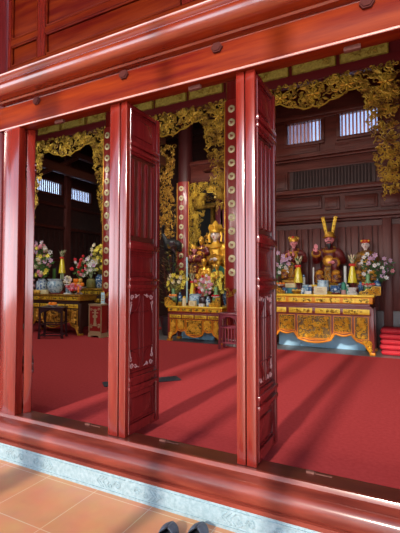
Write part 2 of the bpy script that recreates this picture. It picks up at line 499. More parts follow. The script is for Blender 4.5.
door_leaf(3, .064, (-2.002, -.04, ZS), H90, 'right leaf of the left door pair, its carved face towards the middle bay')
door_leaf(4, .064, (-.985, -.04, ZS), H90, 'left leaf of the right door pair, its edge facing out')
door_leaf(5, .070, (-.908, -.04, ZS), H90, 'right leaf of the right door pair, its carved face towards the right bay')
door_leaf(6, .070, (.125, -.04, ZS), H90, 'left leaf of the door pair beyond the right edge')
door_leaf(7, .070, (.200, -.04, ZS), H90, 'right leaf of the door pair beyond the right edge')
door_leaf(8, .070, (XR-.012, -.04, ZS), H90, 'last door leaf by the right jamb')

# ------------------------------------------------------------------ hall shell
XL, YB, YW = -10.5, 9.6, 5.9             # left gable wall, far wall, wall behind the right altar
mb = MB(); mb.span((XL-.2, .10, 0), (3.3, YW+.1, FLO), 'hall_stone'); mb.span((XL-.2, YW+.1, 0), (-2.5, YB+.2, FLO))
struct(mb.build('floor', smooth=False), 'grey stone floor of the hall')
# carpet: one cloth, ending before the altars
cy = ground(325, 353, CAR).y
mb = MB(); mb.span((-10.2, .104, FLO), (3.0, cy, CAR), 'carpet')
mb.span((-10.2, cy, FLO), (-5.95, 7.0, CAR))
tag(mb.build('carpet', smooth=False), 'plain crimson carpet covering the floor of the hall', 'carpet')

def holed(name, lo, hi, holes, axis, m):   # a wall slab with rectangular holes; axis = thin axis
    a = 0 if axis == 1 else 1
    us = sorted({lo[a], hi[a]} | {h[0] for h in holes} | {h[1] for h in holes})
    zs = sorted({lo[2], hi[2]} | {h[2] for h in holes} | {h[3] for h in holes})
    mb = MB(); setmat(mb, m)
    for i in range(len(us)-1):
        for j in range(len(zs)-1):
            uc, zc = (us[i]+us[i+1])/2, (zs[j]+zs[j+1])/2
            if any(h[0] < uc < h[1] and h[2] < zc < h[3] for h in holes): continue
            p, q = list(lo), list(hi); p[a], q[a] = us[i], us[i+1]; p[2], q[2] = zs[j], zs[j+1]
            mb.span(p, q)
    return mb
def rectpx(px0, px1, py0, py1, Y):
    a = at(px0, (py0+py1)/2, Y); b = at(px1, (py0+py1)/2, Y); pm = (px0+px1)/2
    return a.x, b.x, at(pm, py1, Y).z, at(pm, py0, Y).z
HR = [rectpx(288, 321, 122.5, 143, YW), rectpx(340, 377.5, 111, 134, YW)]
w = holed('wall_back', (-2.62, YW, FLO), (3.3, YW+.08, 7.3), HR, 1, 'hall_wood')
wb = struct(w.build('wall_back', smooth=False), 'dark wooden wall behind the right altar')
def zat(py, px=330): return at(px, py, YW).z
def wallbox(px0, px1, py0, py1, d, m=None, pxz=330, ch=.006, mbx=None):
    mbx.span((at(px0, 200, YW).x, YW-d, zat(py1, pxz)), (at(px1, 200, YW).x, YW+.002, zat(py0, pxz)), m, ch)
def ledge(py, h, d, name='wall_ledge', px0=255, px1=None):
    b = MB(); setmat(b, 'hall_wood')
    z = zat(py); b.span((-2.62, YW-d, z-h/2), (3.3, YW+.002, z+h/2), None, .012)
    b.span((-2.62, YW-d*.6, z-h/2-.05), (3.3, YW+.002, z-h/2), None, .01)
    b.build(name, wb)
ledge(112, .10, .07); ledge(153.5, .085, .12); ledge(190, .085, .12); ledge(217.5, .10, .17)
# panels on that wall
def wpanel(px0, px1, py0, py1, name='wall_panel'):
    b = MB(); setmat(b, 'hall_wood')
    x0, x1, z0, z1 = rectpx(px0, px1, py0, py1, YW)
    b.span((x0, YW-.035, z0), (x1, YW+.002, z1), None, .012)
    b.span((x0+.05, YW-.05, z0+.05), (x1-.05, YW, z1-.05), None, .01)
    b.build(name, wb)
wpanel(262, 322, 199, 211); wpanel(325, 340, 197, 210); wpanel(345, 378, 194.5, 208); wpanel(381, 402, 192, 206)
wpanel(262, 320, 150-2, 158); wpanel(335, 398, 139, 149)
wpanel(262, 288, 174, 192); wpanel(376, 402, 163, 181)
# louvre vent
x0, x1, z0, z1 = rectpx(293, 372.5, 168.5, 186, YW)
b = MB(); b.span((x0-.06, YW-.05, z0-.06), (x1+.06, YW-.03, z1+.06), 'hall_wood_dark')
b.span((x0-.07, YW-.075, z1+.01), (x1+.07, YW-.03, z1+.07), 'hall_wood', .008); b.span((x0-.07, YW-.075, z0-.07), (x1+.07, YW-.03, z0-.01), 'hall_wood', .008)
vent = b.build('vent_panel', wb)
n = 25
for k in range(n):
    x = x0+(x1-x0)*(k+.5)/n
    b = MB(); b.span((x-.016, YW-.07, z0), (x+.016, YW-.045, z1), 'louvre', .005); b.build('vent_bar', vent)
# vertical boards behind the statues
z1 = zat(228); z0 = FLO+.75
x = -2.55; k = 0
b = MB(); setmat(b, 'hall_wood_z')
while x < 3.2:
    wd = (.10, .14, .085, .17)[k % 4]
    b.span((x, YW-(.03, .055, .02, .045)[k % 4], z0), (x+wd-.012, YW+.001, z1), None, .008)
    x += wd; k += 1
b.build('board_cladding', wb)
b = MB(); b.span((-2.62, YW-.07, FLO), (3.3, YW, FLO+.75), 'hall_wood_dark', .01); b.build('dado', wb)
bx = at(383, 250, YW).x
b = MB(); b.span((bx, YW-.09, FLO), (bx+.16, YW, zat(219)), 'hall_wood_z', .01); b.build('wall_post', wb)

def window(n, x0, x1, z0, z1, loc_axis, plane, nb, barm, lab, inward):
    """frame, pane and upright bars; loc_axis 1: wall along X, 0: wall along Y"""
    def P(u, d, z): return (u, plane+d*inward, z) if loc_axis == 1 else (plane+d*inward, u, z)
    f = MB(); setmat(f, 'hall_wood')
    for a, b_ in (((x0-.07, z0-.07), (x1+.07, z0)), ((x0-.07, z1), (x1+.07, z1+.07)), ((x0-.07, z0), (x0, z1)), ((x1, z0), (x1+.07, z1))):
        f.span(P(a[0], .0, a[1]), P(b_[0], .05, b_[1]), None, .008)
    r = struct(f.build('window_%d' % n), lab)
    p = MB(); p.span(P(x0, -.09, z0), P(x1, -.085, z1), 'pane_glass'); p.build('pane', r, smooth=False)
    for k in range(nb):
        u = x0+(x1-x0)*(k+.5)/nb
        b = MB(); b.span(P(u-.017, -.05, z0), P(u+.017, -.02, z1), barm, .008); b.build('bar', r)
    return r
window(1, *HR[0], 1, YW, 9, 'bar_wood', 'barred clerestory window above the right altar, nearer the middle', -1)
window(2, *HR[1], 1, YW, 10, 'bar_wood', 'barred clerestory window above the right altar, nearest the right edge', -1)

# left gable wall with two windows
def atx(px, py, X):
    d = ray(px, py); return CAM + d*((X-CAM.x)/d.x)
def rectx(px0, px1, pt, pb, X):
    a = atx(px0, 190, X).y; b = atx(px1, 190, X).y
    pm = (px0+px1)/2
    return a, b, atx(pm, pb, X).z, atx(pm, pt, X).z
HL = [rectx(36.5, 61, 181, 192.5, XL), rectx(71, 90.5, 191, 201.5, XL)]
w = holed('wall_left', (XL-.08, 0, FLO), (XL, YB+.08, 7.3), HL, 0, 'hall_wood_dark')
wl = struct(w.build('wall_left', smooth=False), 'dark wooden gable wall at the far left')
for i, h in enumerate(HL):
    window(3+i, *h, 0, XL, 12, 'hall_wood', ('barred window on the left gable wall, nearer the door', 'barred window on the left gable wall, in the far corner')[i], 1)
for z in (1.2, 2.3, 3.4, 4.15, 5.6):
    b = MB(); b.span((XL, 0, z-.05), (XL+.10, YB, z+.05), 'hall_wood', .012); b.build('wall_ledge', wl)
for y in (atx(66, 220, XL).y, 3.5, 1.2):
    b = MB(); b.span((XL, y-.12, FLO), (XL+.12, y+.12, 6.8), 'hall_wood_z', .012); b.build('wall_post', wl)
for k in range(22):
    y = 4.6+k*.22
    b = MB(); b.span((XL, y, 1.3), (XL+.03, y+.17, 3.32), 'hall_wood_dark', .01); b.build('wall_board', wl)
# far wall, partition, right wall
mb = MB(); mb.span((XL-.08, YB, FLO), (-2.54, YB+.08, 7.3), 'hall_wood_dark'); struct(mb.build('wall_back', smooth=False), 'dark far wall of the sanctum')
mb = MB(); mb.span((-2.62, YW+.08, FLO), (-2.54, YB, 7.3), 'hall_wood'); struct(mb.build('wall_side', smooth=False), 'wooden partition right of the sanctum')
mb = MB(); mb.span((3.2, 0, .15), (3.3, YW+.08, 7.3), 'hall_wood'); struct(mb.build('wall_right', smooth=False))
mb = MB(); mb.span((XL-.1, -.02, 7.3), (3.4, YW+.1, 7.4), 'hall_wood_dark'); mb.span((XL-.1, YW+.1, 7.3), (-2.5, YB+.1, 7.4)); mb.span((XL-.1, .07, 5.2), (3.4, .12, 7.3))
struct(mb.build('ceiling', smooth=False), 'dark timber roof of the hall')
# beams and rafters under the roof
for k in range(5):
    y = 5.2+k*.95
    b = MB(); b.span((XL, y, 6.5), (-2.7, y+.14, 6.68), 'hall_wood_dark', .01); struct(b.build('purlin'))
for xx in (-9.47, -6.28, -3.08):
    b = MB(); setmat(b, 'rafter_wood')
    ye = 7.2 if xx == -6.28 else YB; b.span((xx-.10, 5.15, 4.95), (xx+.10, ye, 5.2), None, .015); b.span((xx-.09, 5.15, 5.6), (xx+.09, ye, 5.78), None, .015)
    b.tube([(xx, 5.15, 4.5), (xx, 7.0, 5.6)], .07, 6)
    struct(b.build('tie_beam'), None)
mat('column_red_shade', (.06, .010, .010), .4)  # darkened copy of the column red, rear row's shade in the colour
mat('gold_dim', (.26, .15, .03), .45, .3, col2=(.10, .045, .015), scale=(16, 16, 16))
mat('gold_disc', (.70, .64, .42), .4, .2, col2=(.52, .44, .20), scale=(20, 20, 20), bump=.3, bscale=(70, 70, 70))
# ------------------------------------------------------------------ columns, frieze and gilded valances
YF = 4.98; KF = 1.1014
CX = [.36, -3.08, -6.28, -9.47]
fz1 = at(317, 51.5, YF).z; fz0 = at(317, 71.2, YF).z        # gilt panel top and bottom
fb = at(317, 81.0, YF).z                                     # underside of the frieze
colm = MB(); colm.lathe([(.245, 0), (.25, .05), (.24, .14), (.23, .16)], 24, m='hall_stone')
colm.lathe([(.21, .16), (.22, 1.2), (.22, 3.5), (.205, 6.95)], 24, m='column_red')
colme = colm.mesh('temple_column', sharp=60)
def column(x, y, label, me=None):
    return tag(link_mesh('temple_column', me or colme, None, (x, y, FLO)), label, 'column', 'red lacquered hall columns')
column(CX[0], YF, 'red column of the front row nearest the right edge, beside the right altar')
column(CX[1], YF, 'red column of the front row just behind the right door pair')
column(CX[2], YF, 'red column of the front row just behind the left door pair')
column(CX[3], YF, 'red column of the front row at the far left')
rear_me = colme.copy(); rear_me.materials[1] = MATS['column_red_shade']
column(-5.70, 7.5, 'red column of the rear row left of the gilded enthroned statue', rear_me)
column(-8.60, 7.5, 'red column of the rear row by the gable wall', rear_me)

# carved couplet boards, each a curved plank with gilt medallions
def couplet(x, y, z0, z1, label, group='couplet boards on the columns'):
    b = MB(); rr = .245; a0 = math.radians(52); n = 9
    pts = [(rr*math.sin(-a0+2*a0*k/n), -rr*math.cos(-a0+2*a0*k/n)) for k in range(n+1)]
    pin = [(px*.93, py*.93) for px, py in pts[::-1]]
    b.prism_z(pts+pin, z0, z1, 'board_red')
    for s in (0, n):
        b.tube([(pts[s][0], pts[s][1], z0), (pts[s][0], pts[s][1], z1)], .012, 5, 'gold')
    r = tag(b.build('couplet_board', None, (x, y, 0), sharp=30), label, 'board', group)
    z = z1-.20
    first = None; q = random.Random(3)
    while z > z0+.12:
        if first is None:
            d = MB(); d.lathe([(.076, 0), (.076, .008), (.062, .014)], 16, m='gold_disc')
            d2 = MB(); setmat(d2, 'gold_disc')
            for v in d.v: pass
            vs = [(vx, -vz, vy) for vx, vy, vz in d.v]; d2.add(vs, d.f, 'gold_disc')
            for k in range(7):
                xx, zz = q.uniform(-.03, .03), q.uniform(-.03, .03)
                if k % 2: d2.box((xx*.6, -.017, zz), (.042, .008, .009), 'board_red')
                else: d2.box((xx, -.017, zz*.6), (.009, .008, .042), 'board_red')
            first = d2.mesh('medallion')
        link_mesh('medallion', first, r, (0, -rr-.001, z)); z -= .275
    b = MB(); setmat(b, 'gold_old'); relief(b, lambda x_, z_: abs(x_) < .19, (-.19, .19, z0-.16, z0), 22, -rr*.86, (.03, .05), 5); b.build('carved_foot', r)
    return r
couplet(CX[0], YF, 1.55, fb-.1, 'red couplet board on the front column at the right edge')
couplet(CX[1], YF, 1.45, fb-.1, 'red couplet board with pale medallions just left of the right door pair')
couplet(CX[2], YF, 1.35, fb-.1, 'red couplet board with pale medallions just left of the left door pair')
couplet(-5.70, 7.5, 1.9, 4.45, 'narrower looking red couplet board on the rear column behind the middle altar')

# frieze with gilt relief panels
mb = MB(); setmat(mb, 'frieze_red')
mb.span((XL, YF-.06, fz1), (3.2, YF+.10, fz1+.16), None, .01); mb.span((XL, YF-.06, fb), (3.2, YF+.10, fz0), None, .01)
mb.span((XL, YF+.02, fz0), (3.2, YF+.08, fz1)); mb.span((XL, YF+.0, fz1+.16), (3.2, YF+.06, 6.9))
mb.tube([(XL, YF-.065, fb+.02), (3.2, YF-.065, fb+.02)], .012, 5)
fr = struct(mb.build('frieze_beam', sharp=30), 'dark red beam carrying the gilt panels')
PW, PH = .735*KF, fz1-fz0
p = MB(); p.span((-PW/2, -.02, 0), (PW/2, .03, PH), 'gold_panel')
for a, b_ in (((-PW/2, 0), (PW/2, .03)), ((-PW/2, PH-.03), (PW/2, PH)), ((-PW/2, 0), (-PW/2+.025, PH)), ((PW/2-.025, 0), (PW/2, PH))):
    p.span((a[0], -.035, a[1]), (b_[0], 0, b_[1]), 'gold_olive', .006)
pan = p.mesh('gilt_panel', sharp=30)
rels = []
for k in range(3):
    c = MB(); setmat(c, 'gold_olive')
    relief(c, lambda x, z: abs(x) < PW*.40 and .05 < z < PH-.05 and abs(math.sin(x*7+k*2)*.07+PH*.47-z) < .075, (-PW*.42, PW*.42, .04, PH-.04), 60, -.025, (.018, .038), 20+k)
    rels.append(c.mesh('relief'))
i = 0
for bxc in (-1.36*KF, -4.23*KF, -6.9*KF):
    for k in (-1, 0, 1):
        o = link_mesh('gilt_panel', pan, fr, (bxc+k*.800*KF, YF-.01, fz0))
        link_mesh('relief', rels[i % 3], o); i += 1
    # small red and gold stiles between panels
# valance
VH = 2.15
def low_edge(x):
    ax = abs(x)
    if ax < .85: return -(.36+.10*math.cos(ax*PI/.85)) - .035*abs(math.sin(ax*PI/.28))
    return -.25-.03*math.sin((ax-.85)*20)
def in_val(x, z):
    ax = abs(x)
    if z > -.0 or ax > 1.30: return False
    if z > low_edge(x): return True
    t = -z/VH                                # hanging side strip, narrowing and wavy
    if t > 1: return False
    inner = 1.30-(.60-.36*t) + .03*math.sin(z*9)
    if t < .30: inner -= .10*(1-t/.30)**2
    return ax > inner
mat('gold_edge', (.70, .46, .06), .35, .5)
v = MB(); setmat(v, 'gold_valance')
relief(v, in_val, (-1.3, 1.3, -.62, 0), 400, -.01, (.035, .075), 31, None, .35)
v2 = MB(); setmat(v2, 'gold_valance'); relief(v2, in_val, (-1.3, -.62, -VH, -.34), 270, -.01, (.03, .065), 32, None, .35); sm1 = v2.mesh('hanging_side', sharp=60)
v2 = MB(); setmat(v2, 'gold_valance'); relief(v2, in_val, (.62, 1.3, -VH, -.34), 270, -.01, (.03, .065), 33, None, .35); sm2 = v2.mesh('hanging_side', sharp=60)
vm = v.mesh('carved_valance', sharp=60)
e = MB(); setmat(e, 'gold_edge')
pts = []
for k in range(61):
    x = -.74+1.48*k/60; pts.append((x, -.03, low_edge(x)))
e.tube(pts, .014, 5)
em = e.mesh('scalloped_edge')
ROS = ((0, -.26), (-.55, -.22), (.55, -.22), (-1.12, -.30), (1.12, -.30))
fl = MB(); setmat(fl, 'gold_edge')
for k in range(8):
    a = k*PI/4; fl.leafblob(.07*math.cos(a), .07*math.sin(a), -.05, .055, .025, a)
fl.ell((0, -.055, 0), .035, None, 8, 5)
flm = fl.mesh('rosette')
def valance(x, y, z, label, sc=1):
    o = tag(link_mesh('carved_valance', vm, None, (x, y, z), (0, 0, 0), (sc, 1, sc)), label, 'carving', 'gilded fretwork valances')
    link_mesh('scalloped_edge', em, o); link_mesh('hanging_side', sm1, o); link_mesh('hanging_side', sm2, o); [link_mesh('rosette', flm, o, (cx, 0, cz)) for cx, cz in ROS]
    return o
valance(-1.36*KF, YF-.08, fb, 'gilded fretwork valance with hanging sides over the right bay', KF)
valance(-4.23*KF, YF-.08, fb, 'gilded fretwork valance seen between the two door pairs', KF)
valance(-7.03*KF, YF-.08, fb, 'gilded fretwork valance seen left of the left door pair', KF)
# inner shrine canopy and side strip in the rear row
sh = at(208, 182, 7.5)
mb = MB(); setmat(mb, 'hall_wood'); mb.span((-5.6, 7.44, sh.z), (-2.62, 7.6, sh.z+.55), None, .02)
mb.span((-5.6, 7.40, sh.z+.5), (-2.62, 7.62, sh.z+.62), None, .02); mb.span((-5.6, 7.40, sh.z-.03), (-2.62, 7.62, sh.z+.05), None, .02)
mb.lathe([(.26, -.03), (.30, 0), (.26, .03)], 20, (-4.75, 7.42, sh.z+.27), None)
struct(mb.build('shrine_beam', sharp=30), 'dark beam over the inner shrine')
valance(-4.2, 7.40, sh.z-.02, 'smaller gilded canopy over the inner shrine behind the statue', 1.0)
v = MB(); setmat(v, 'gold_old')
def in_strip(x, z): return abs(x-.05*math.sin(z*3)) < .27
relief(v, in_strip, (-.34, .34, 0, 2.75), 330, 0, (.04, .085), 44, None, .35)
s0 = at(169.5, 238, 7.42)
tag(v.build('carved_strip', None, (s0.x-.10, s0.y, s0.z), sharp=60), 'tall gilded fretwork strip left of the rear column', 'carving')
# gilded doorway behind the statue
g0, g1 = at(194, 262, 8.8), at(214, 203, 8.8)
b = MB(); setmat(b, 'gold_old')
b.span((g0.x, 8.75, FLO), (g0.x+.10, 8.9, g1.z), None, .01); b.span((g1.x-.10, 8.75, FLO), (g1.x, 8.9, g1.z), None, .01)
b.span((g0.x-.08, 8.72, g1.z-.16), (g1.x+.08, 8.9, g1.z), None, .01)
relief(b, lambda x, z: True, (g0.x-.3, g1.x+.35, g1.z+.0, g1.z+.28), 60, 8.74, (.05, .09), 8)
r = tag(b.build('shrine_niche'), 'gilt carved frame of the dark niche behind the statue', 'niche')
b = MB(); b.span((g0.x+.1, 8.86, FLO), (g1.x-.1, 8.9, g1.z-.16), 'ink'); b.build('niche_back', r)
# rear boards right of the statue
for px in (220, 224.5):
    p = at(px, 215, 8.3)
    b = MB(); b.span((p.x-.13, 8.25, 1.4), (p.x+.13, 8.32, 4.4), 'plum_wood', .02)
    tag(b.build('shrine_board'), ('plum red upright board behind the gilded crown' if px == 220 else 'plum red upright board behind the gilded shoulder'), 'board')

# ------------------------------------------------------------------ altars
def altar(label, x0, x1, yf, dep, ztop, gold='gold_paint', panelgold='gold', wood='altar_red', npan=5, seed=1, top_y=True, pbg='gold_dim', base=FLO):
    W = x1-x0; H = ztop-base
    r = thing('altar', label, 'altar table', ((x0+x1)/2, yf, base))
    def Z(t): return H*(1-t)
    b = MB(); b.span((-W/2-.06, -.07, Z(.045)), (W/2+.06, dep, H), 'gold_yellow' if top_y else 'gold_old', .012); b.build('top', r)
    b = MB(); b.span((-W/2-.03, -.03, Z(.155)), (W/2+.03, dep-.03, Z(.045)), gold, .01); fz = b.build('frieze', r)
    n = 4
    for k in range(n):
        a, c = -W/2+W*(k+.06)/n, -W/2+W*(k+.94)/n
        q = MB(); q.span((a, -.036, Z(.137)), (c, -.028, Z(.063)), 'gold_yellow')
        relief(q, lambda x, z: abs(x-(a+c)/2) > .04, (a+.02, c-.02, Z(.127), Z(.073)), 22, -.036, (.012, .020), seed+k, 'gold_dim')
        q.build('frieze_panel', fz)
    b = MB(); b.span((-W/2+.02, .0, Z(.215)), (W/2-.02, dep-.05, Z(.155)), wood, .01); b.span((-W/2-.01, -.02, Z(.225)), (W/2+.01, dep-.04, Z(.20)), wood, .008); b.build('waist', r)
    # band
    b = MB(); b.span((-W/2, -.012, Z(.355)), (W/2, dep-.05, Z(.225)), wood, .006); bd = b.build('band', r)
    for k in range(4):
        a, c = -W/2+W*(k+.05)/4, -W/2+W*(k+.95)/4
        q = MB(); q.span((a, -.024, Z(.335)), (c, -.010, Z(.245)), 'gold_yellow', .006)
        relief(q, lambda x, z: True, (a+.03, c-.03, Z(.32), Z(.26)), 26, -.024, (.012, .022), seed+9+k, 'gold_old')
        q.build('band_panel', bd)
    # apron
    def low(u):                          # u -1..1 : depth of the apron as a share of the height
        au = abs(u)
        if au < .30: return .80+.055*math.cos(au/.30*PI/2)
        if au < .38: return .80-.12*(au-.30)/.08
        if au < .66: return .68+.035*math.sin((au-.38)/.28*PI)
        if au < .74: return .68+.10*(au-.66)/.08
        if au < .88: return .78+.05*(au-.74)/.14
        return .83+.17*(au-.88)/.12
    N = 80
    edge = [(-W/2+W*k/N, Z(low(-1+2*k/N))) for k in range(N+1)]
    b = MB(); b.prism_y([(W/2, Z(.35)), (-W/2, Z(.35))]+edge, .0, .04, wood)
    ap = b.build('apron', r, sharp=30)
    b = MB(); b.tube([(x, -.006, z+.012) for x, z in edge], .016*H/.95, 6, gold); 
    b.tube([(x*.985, -.002, z+.055) for x, z in edge], .010*H/.95, 5, gold); b.build('scalloped_border', ap)
    pans = [(-.95, -.72, .745), (-.67, -.36, .64), (-.31, .31, .775), (.36, .67, .64), (.72, .95, .745)]
    for k, (a, c, d) in enumerate(pans):
        a, c = a*W/2, c*W/2
        q = MB(); q.span((a, -.008, Z(d)), (c, .002, Z(.375)), pbg)
        q.tube([(a, -.012, Z(d)), (c, -.012, Z(d)), (c, -.012, Z(.375)), (a, -.012, Z(.375)), (a, -.012, Z(d))], .012, 5, gold)
        setmat(q, panelgold)
        q.ms.remove(panelgold); q.ms.append(panelgold)
        relief(q, lambda x, z: True, (a+.035, c-.035, Z(d-.025), Z(.40)), int(50+420*(c-a)*(d-.37)*H), -.016, (.018, .040), seed+20+k, panelgold, .4)
        q.build('relief_panel', ap)
    for s in (-1, 1):
        q = MB(); setmat(q, panelgold)
        relief(q, lambda x, z: z > Z(low(x/W*2))+.03, (min(s*W*.43, s*W*.495), max(s*W*.40, s*W*.495), Z(.985), Z(.76)), 34, -.012, (.018, .036), seed+40, panelgold); q.build('bracket_carving', ap)
        q = MB(); setmat(q, panelgold)
        relief(q, lambda x, z: z > Z(low(x/W*2))+.04, (min(s*W*.18, s*W*.32), max(s*W*.18, s*W*.32), Z(.68), Z(.59)), 16, -.012, (.014, .026), seed+41, panelgold); q.build('garland_carving', ap)
    for sx in (-1, 1):
        for yy in (.03, dep-.10):
            b = MB(); cx = sx*(W/2+.012)
            b.span((cx-.035, yy-.035, .05), (cx+.035, yy+.06, Z(.225)), wood, .01)
            b.span((cx-.05, yy-.05, 0), (cx+.05, yy+.07, .05), gold, .012)
            b.build('leg', r)
        b = MB(); b.span((sx*(W/2+.012)-.012, .06, Z(.8)), (sx*(W/2+.012)+.012, dep-.12, Z(.225)), wood); b.build('side_panel', r)
    return r
# right altar
YA = ground(370, 355.5, FLO).y
ax1 = at(371.5, 330, YA).x; az = at(330, 294.3, YA).z
mat('gold_relief', (.95, .62, .08), .34, .45, col2=(.75, .38, .03), scale=(14, 14, 14))
altar('long gilded altar under the three statues in the right bay', ax1-2.0, ax1, YA, .62, az, panelgold='gold_relief', seed=100)
# middle altar
YM = ground(170, 341, FLO).y
mx0, mx1 = at(169.5, 320, YM).x, at(221, 320, YM).x; mz = at(195, 306.5, YM).z
altar('smaller gilded altar in the middle bay between the door pairs', mx0, mx1, YM, .55, mz, panelgold='gold_relief', seed=200)
# left front altar
YLA = ground(77, 336.5, FLO).y
lx1 = at(79, 315, YLA).x; lz = at(60, 294.2, YLA).z
altar('dark gold altar in the left bay behind the ebony stand', lx1-1.75, lx1, YLA, .60, lz, gold='gold', panelgold='gold', wood='altar_dark', seed=300, top_y=False, base=CAR+.001)
# left rear altar
YLR = YLA+1.0
rx0, rx1 = at(80.5, 300, YLR).x, at(107, 300, YLR).x; rz = at(92, 288.3, YLR).z
altar('taller brown altar table at the back of the left bay', rx0, rx1, YLR, .70, rz, gold='gold_dim', panelgold='gold_dim', wood='altar_dark', seed=400, top_y=False, base=CAR+.001)
mat('leaf_deep', (.02, .07, .02), .5, col2=(.05, .13, .03), scale=(9, 9, 9))
# ------------------------------------------------------------------ generic altar goods
def M_(px, n, Y): return n/ppm(px, Y)    # n pixels in metres there

def vase(label, loc, h, r, m='porcelain', shape='baluster', cat='vase', name='vase'):
    P = {'baluster': [(.55, 0), (.60, .04), (.55, .10), (.95, .45), (1.0, .60), (.80, .76), (.45, .86), (.45, .92), (.62, 1.0), (.5, 1.0), (.38, .9)],
         'gourd': [(.6, 0), (.9, .15), (1.0, .35), (.85, .56), (.42, .72), (.55, .82), (.50, .92), (.30, 1.0), (.22, 1.0)],
         'jar': [(.75, 0), (.95, .12), (1.0, .5), (.92, .8), (.6, .92), (.68, 1.0), (.55, 1.0), (.5, .9)]}[shape]
    b = MB(); b.lathe([(a*r, z*h) for a, z in P], 18, m=m)
    o = b.build(name, None, loc, sharp=60)
    return tag(o, label, cat)

def petal_mesh(name, m, n=6, l=1.0, w=.34, cup=.35, center='stamen'):
    b = MB()
    for k in range(n):
        a = 2*PI*k/n; d = Vector((math.cos(a), 0, math.sin(a))); s = Vector((-math.sin(a), 0, math.cos(a))); f = Vector((0, -1, 0))
        pts = [d*.08, d*.5*l+s*w+f*cup*.35, d*l+f*cup, d*.5*l-s*w+f*cup*.35, d*.55*l+f*cup*.12]
        b.add(pts, [(0, 1, 4), (1, 2, 4), (2, 3, 4), (3, 0, 4), (0, 3, 2, 1)], m)
    b.ell((0, -.12, 0), (.17, .17, .17), center, 6, 4)
    return b.mesh(name, sharp=50)
def ball_mesh(name, m):
    b = MB()
    for k in range(14):
        a = k*2.4; z = -.8+1.6*k/13; rr = math.sqrt(max(0, 1-z*z))
        b.ell((rr*.55*math.cos(a), rr*.55*math.sin(a), z*.55), (.42, .42, .42), m, 6, 4)
    return b.mesh(name, sharp=60)
FL = {}
for c in ('white', 'lilac', 'pink', 'yellow', 'red', 'cream'):
    FL['lily_'+c] = petal_mesh('flower', 'petal_'+c)
    FL['round_'+c] = ball_mesh('flower', 'petal_'+c)

def bouquet(label, loc, w, h, d, kinds, n, fs, leaf='leaf_green', nl=60, seed=1, spread=1.0, group=None, ll=.32):
    """loc: where the stems meet; kinds: [(flower mesh, share)]; a fan of blooms over leaves"""
    q = random.Random(seed)
    r = thing('flower_bouquet', label, 'flowers', loc, 0, group)
    f = MB(); setmat(f, leaf)
    heads = []
    for k in range(n):
        for _ in range(30):
            x = q.uniform(-1, 1); z = q.uniform(.16, 1)
            if abs(x) < (.35+.65*math.sin(min(1, z*1.05)*PI*.62))*spread and x*x*.75+(z-.42)**2*1.9 < .72: 
                if all((x-a)**2*w*w/4+(z-c)**2*h*h > (fs*.85)**2 for a, c, _2 in heads): break
        heads.append((x, z, q.uniform(-1, .6)))
    for x, z, y in heads:
        p = (x*w/2, y*d/2, z*h)
        f.tube([(0, 0, -.02), (x*w*.18, y*d*.2, z*h*.5), p], .004, 4)
    for k in range(nl):
        x, z, y = q.choice(heads); t = q.uniform(.35, 1.02)
        c = Vector((x*w/2*t+q.uniform(-.2, .2)*w*.3, y*d/2*t, z*h*t)); l = ll*q.uniform(.5, 1)*h*.6
        dirv = Vector((x*.8+q.uniform(-.9, .9), q.uniform(-.7, .5), q.uniform(-.2, 1))).normalized()
        s = dirv.cross(Vector((q.uniform(-.3, .3), 1, .2))).normalized()*l*.20
        up = Vector((0, -1, .3))*l*.06
        f.add([c, c+dirv*l*.5+s+up, c+dirv*l, c+dirv*l*.5-s+up], [(0, 1, 2), (0, 2, 3)])
    tag(f.build('foliage', r), kind='stuff')
    tot = sum(s for _, s in kinds)
    for x, z, y in heads:
        u = q.uniform(0, tot)
        for kname, s in kinds:
            u -= s
            if u <= 0: break
        s = fs*q.uniform(.8, 1.15)
        link_mesh('flower', FL[kname], r, (x*w/2, y*d/2-.02, z*h), (q.uniform(-.5, .5)-z*.35+.2, q.uniform(0, 6), x*.8+q.uniform(-.4, .4)), (s, s, s))
    return r

def cone_bouquet(label, loc, h, w, foot='white_glaze', stem='altar_red', seed=1, stemh=.28, group='yellow wrapped cone bouquets', legs=False):
    """yellow wrapped cone with a red ribbon and a pale tuft on a turned foot"""
    r = thing('cone_bouquet', label, 'offering', loc, 0, group); q = random.Random(seed)
    b = MB()
    if legs:
        for s in (-1, 1): b.tube([(s*w*.22, 0, 0), (s*w*.18, 0, stemh*h)], w*.10, 8, 'leaf_pale')
        b.build('stand', r)
    else:
        b.lathe([(w*.62, 0), (w*.66, .02), (w*.40, .05), (w*.14, .08), (w*.12, stemh*h*.7), (w*.3, stemh*h)], 14, m=stem); b.build('stand', r)
    z0 = stemh*h; z1 = h*.70
    b = MB(); n = 18; prof = [(w*.50, z0), (w*.44, z0+.25*(z1-z0)), (w*.33, z0+.6*(z1-z0)), (w*.20, z1)]
    b.lathe(prof, n, m='wrap_yellow'); b.build('wrap', r, sharp=70)
    b = MB(); b.ell((0, 0, z1), (w*.27, w*.24, h*.045), 'ribbon_red', 10, 6); b.ell((-w*.16, -w*.2, z1+.01), (w*.18, w*.08, h*.035), 'ribbon_red', 8, 5); b.ell((w*.16, -w*.2, z1+.01), (w*.18, w*.08, h*.035), 'ribbon_red', 8, 5); b.build('ribbon', r)
    b = MB(); setmat(b, 'leaf_pale')
    for k in range(46):
        a = q.uniform(0, 6.3); t = q.uniform(.2, 1); d = Vector((math.cos(a)*.42, math.sin(a)*.42, 1)).normalized()
        c = Vector((math.cos(a)*w*.08, math.sin(a)*w*.08, z1+h*.02)) + d*(h*.24*t)
        s = Vector((-math.sin(a), math.cos(a), 0))*w*.09
        b.add([c-d*h*.05, c+s, c+d*h*.06, c-s], [(0, 1, 2), (0, 2, 3)], q.choice(('leaf_pale', 'leaf_pale', 'petal_cream', 'leaf_green')))
    b.build('tuft', r)
    return r

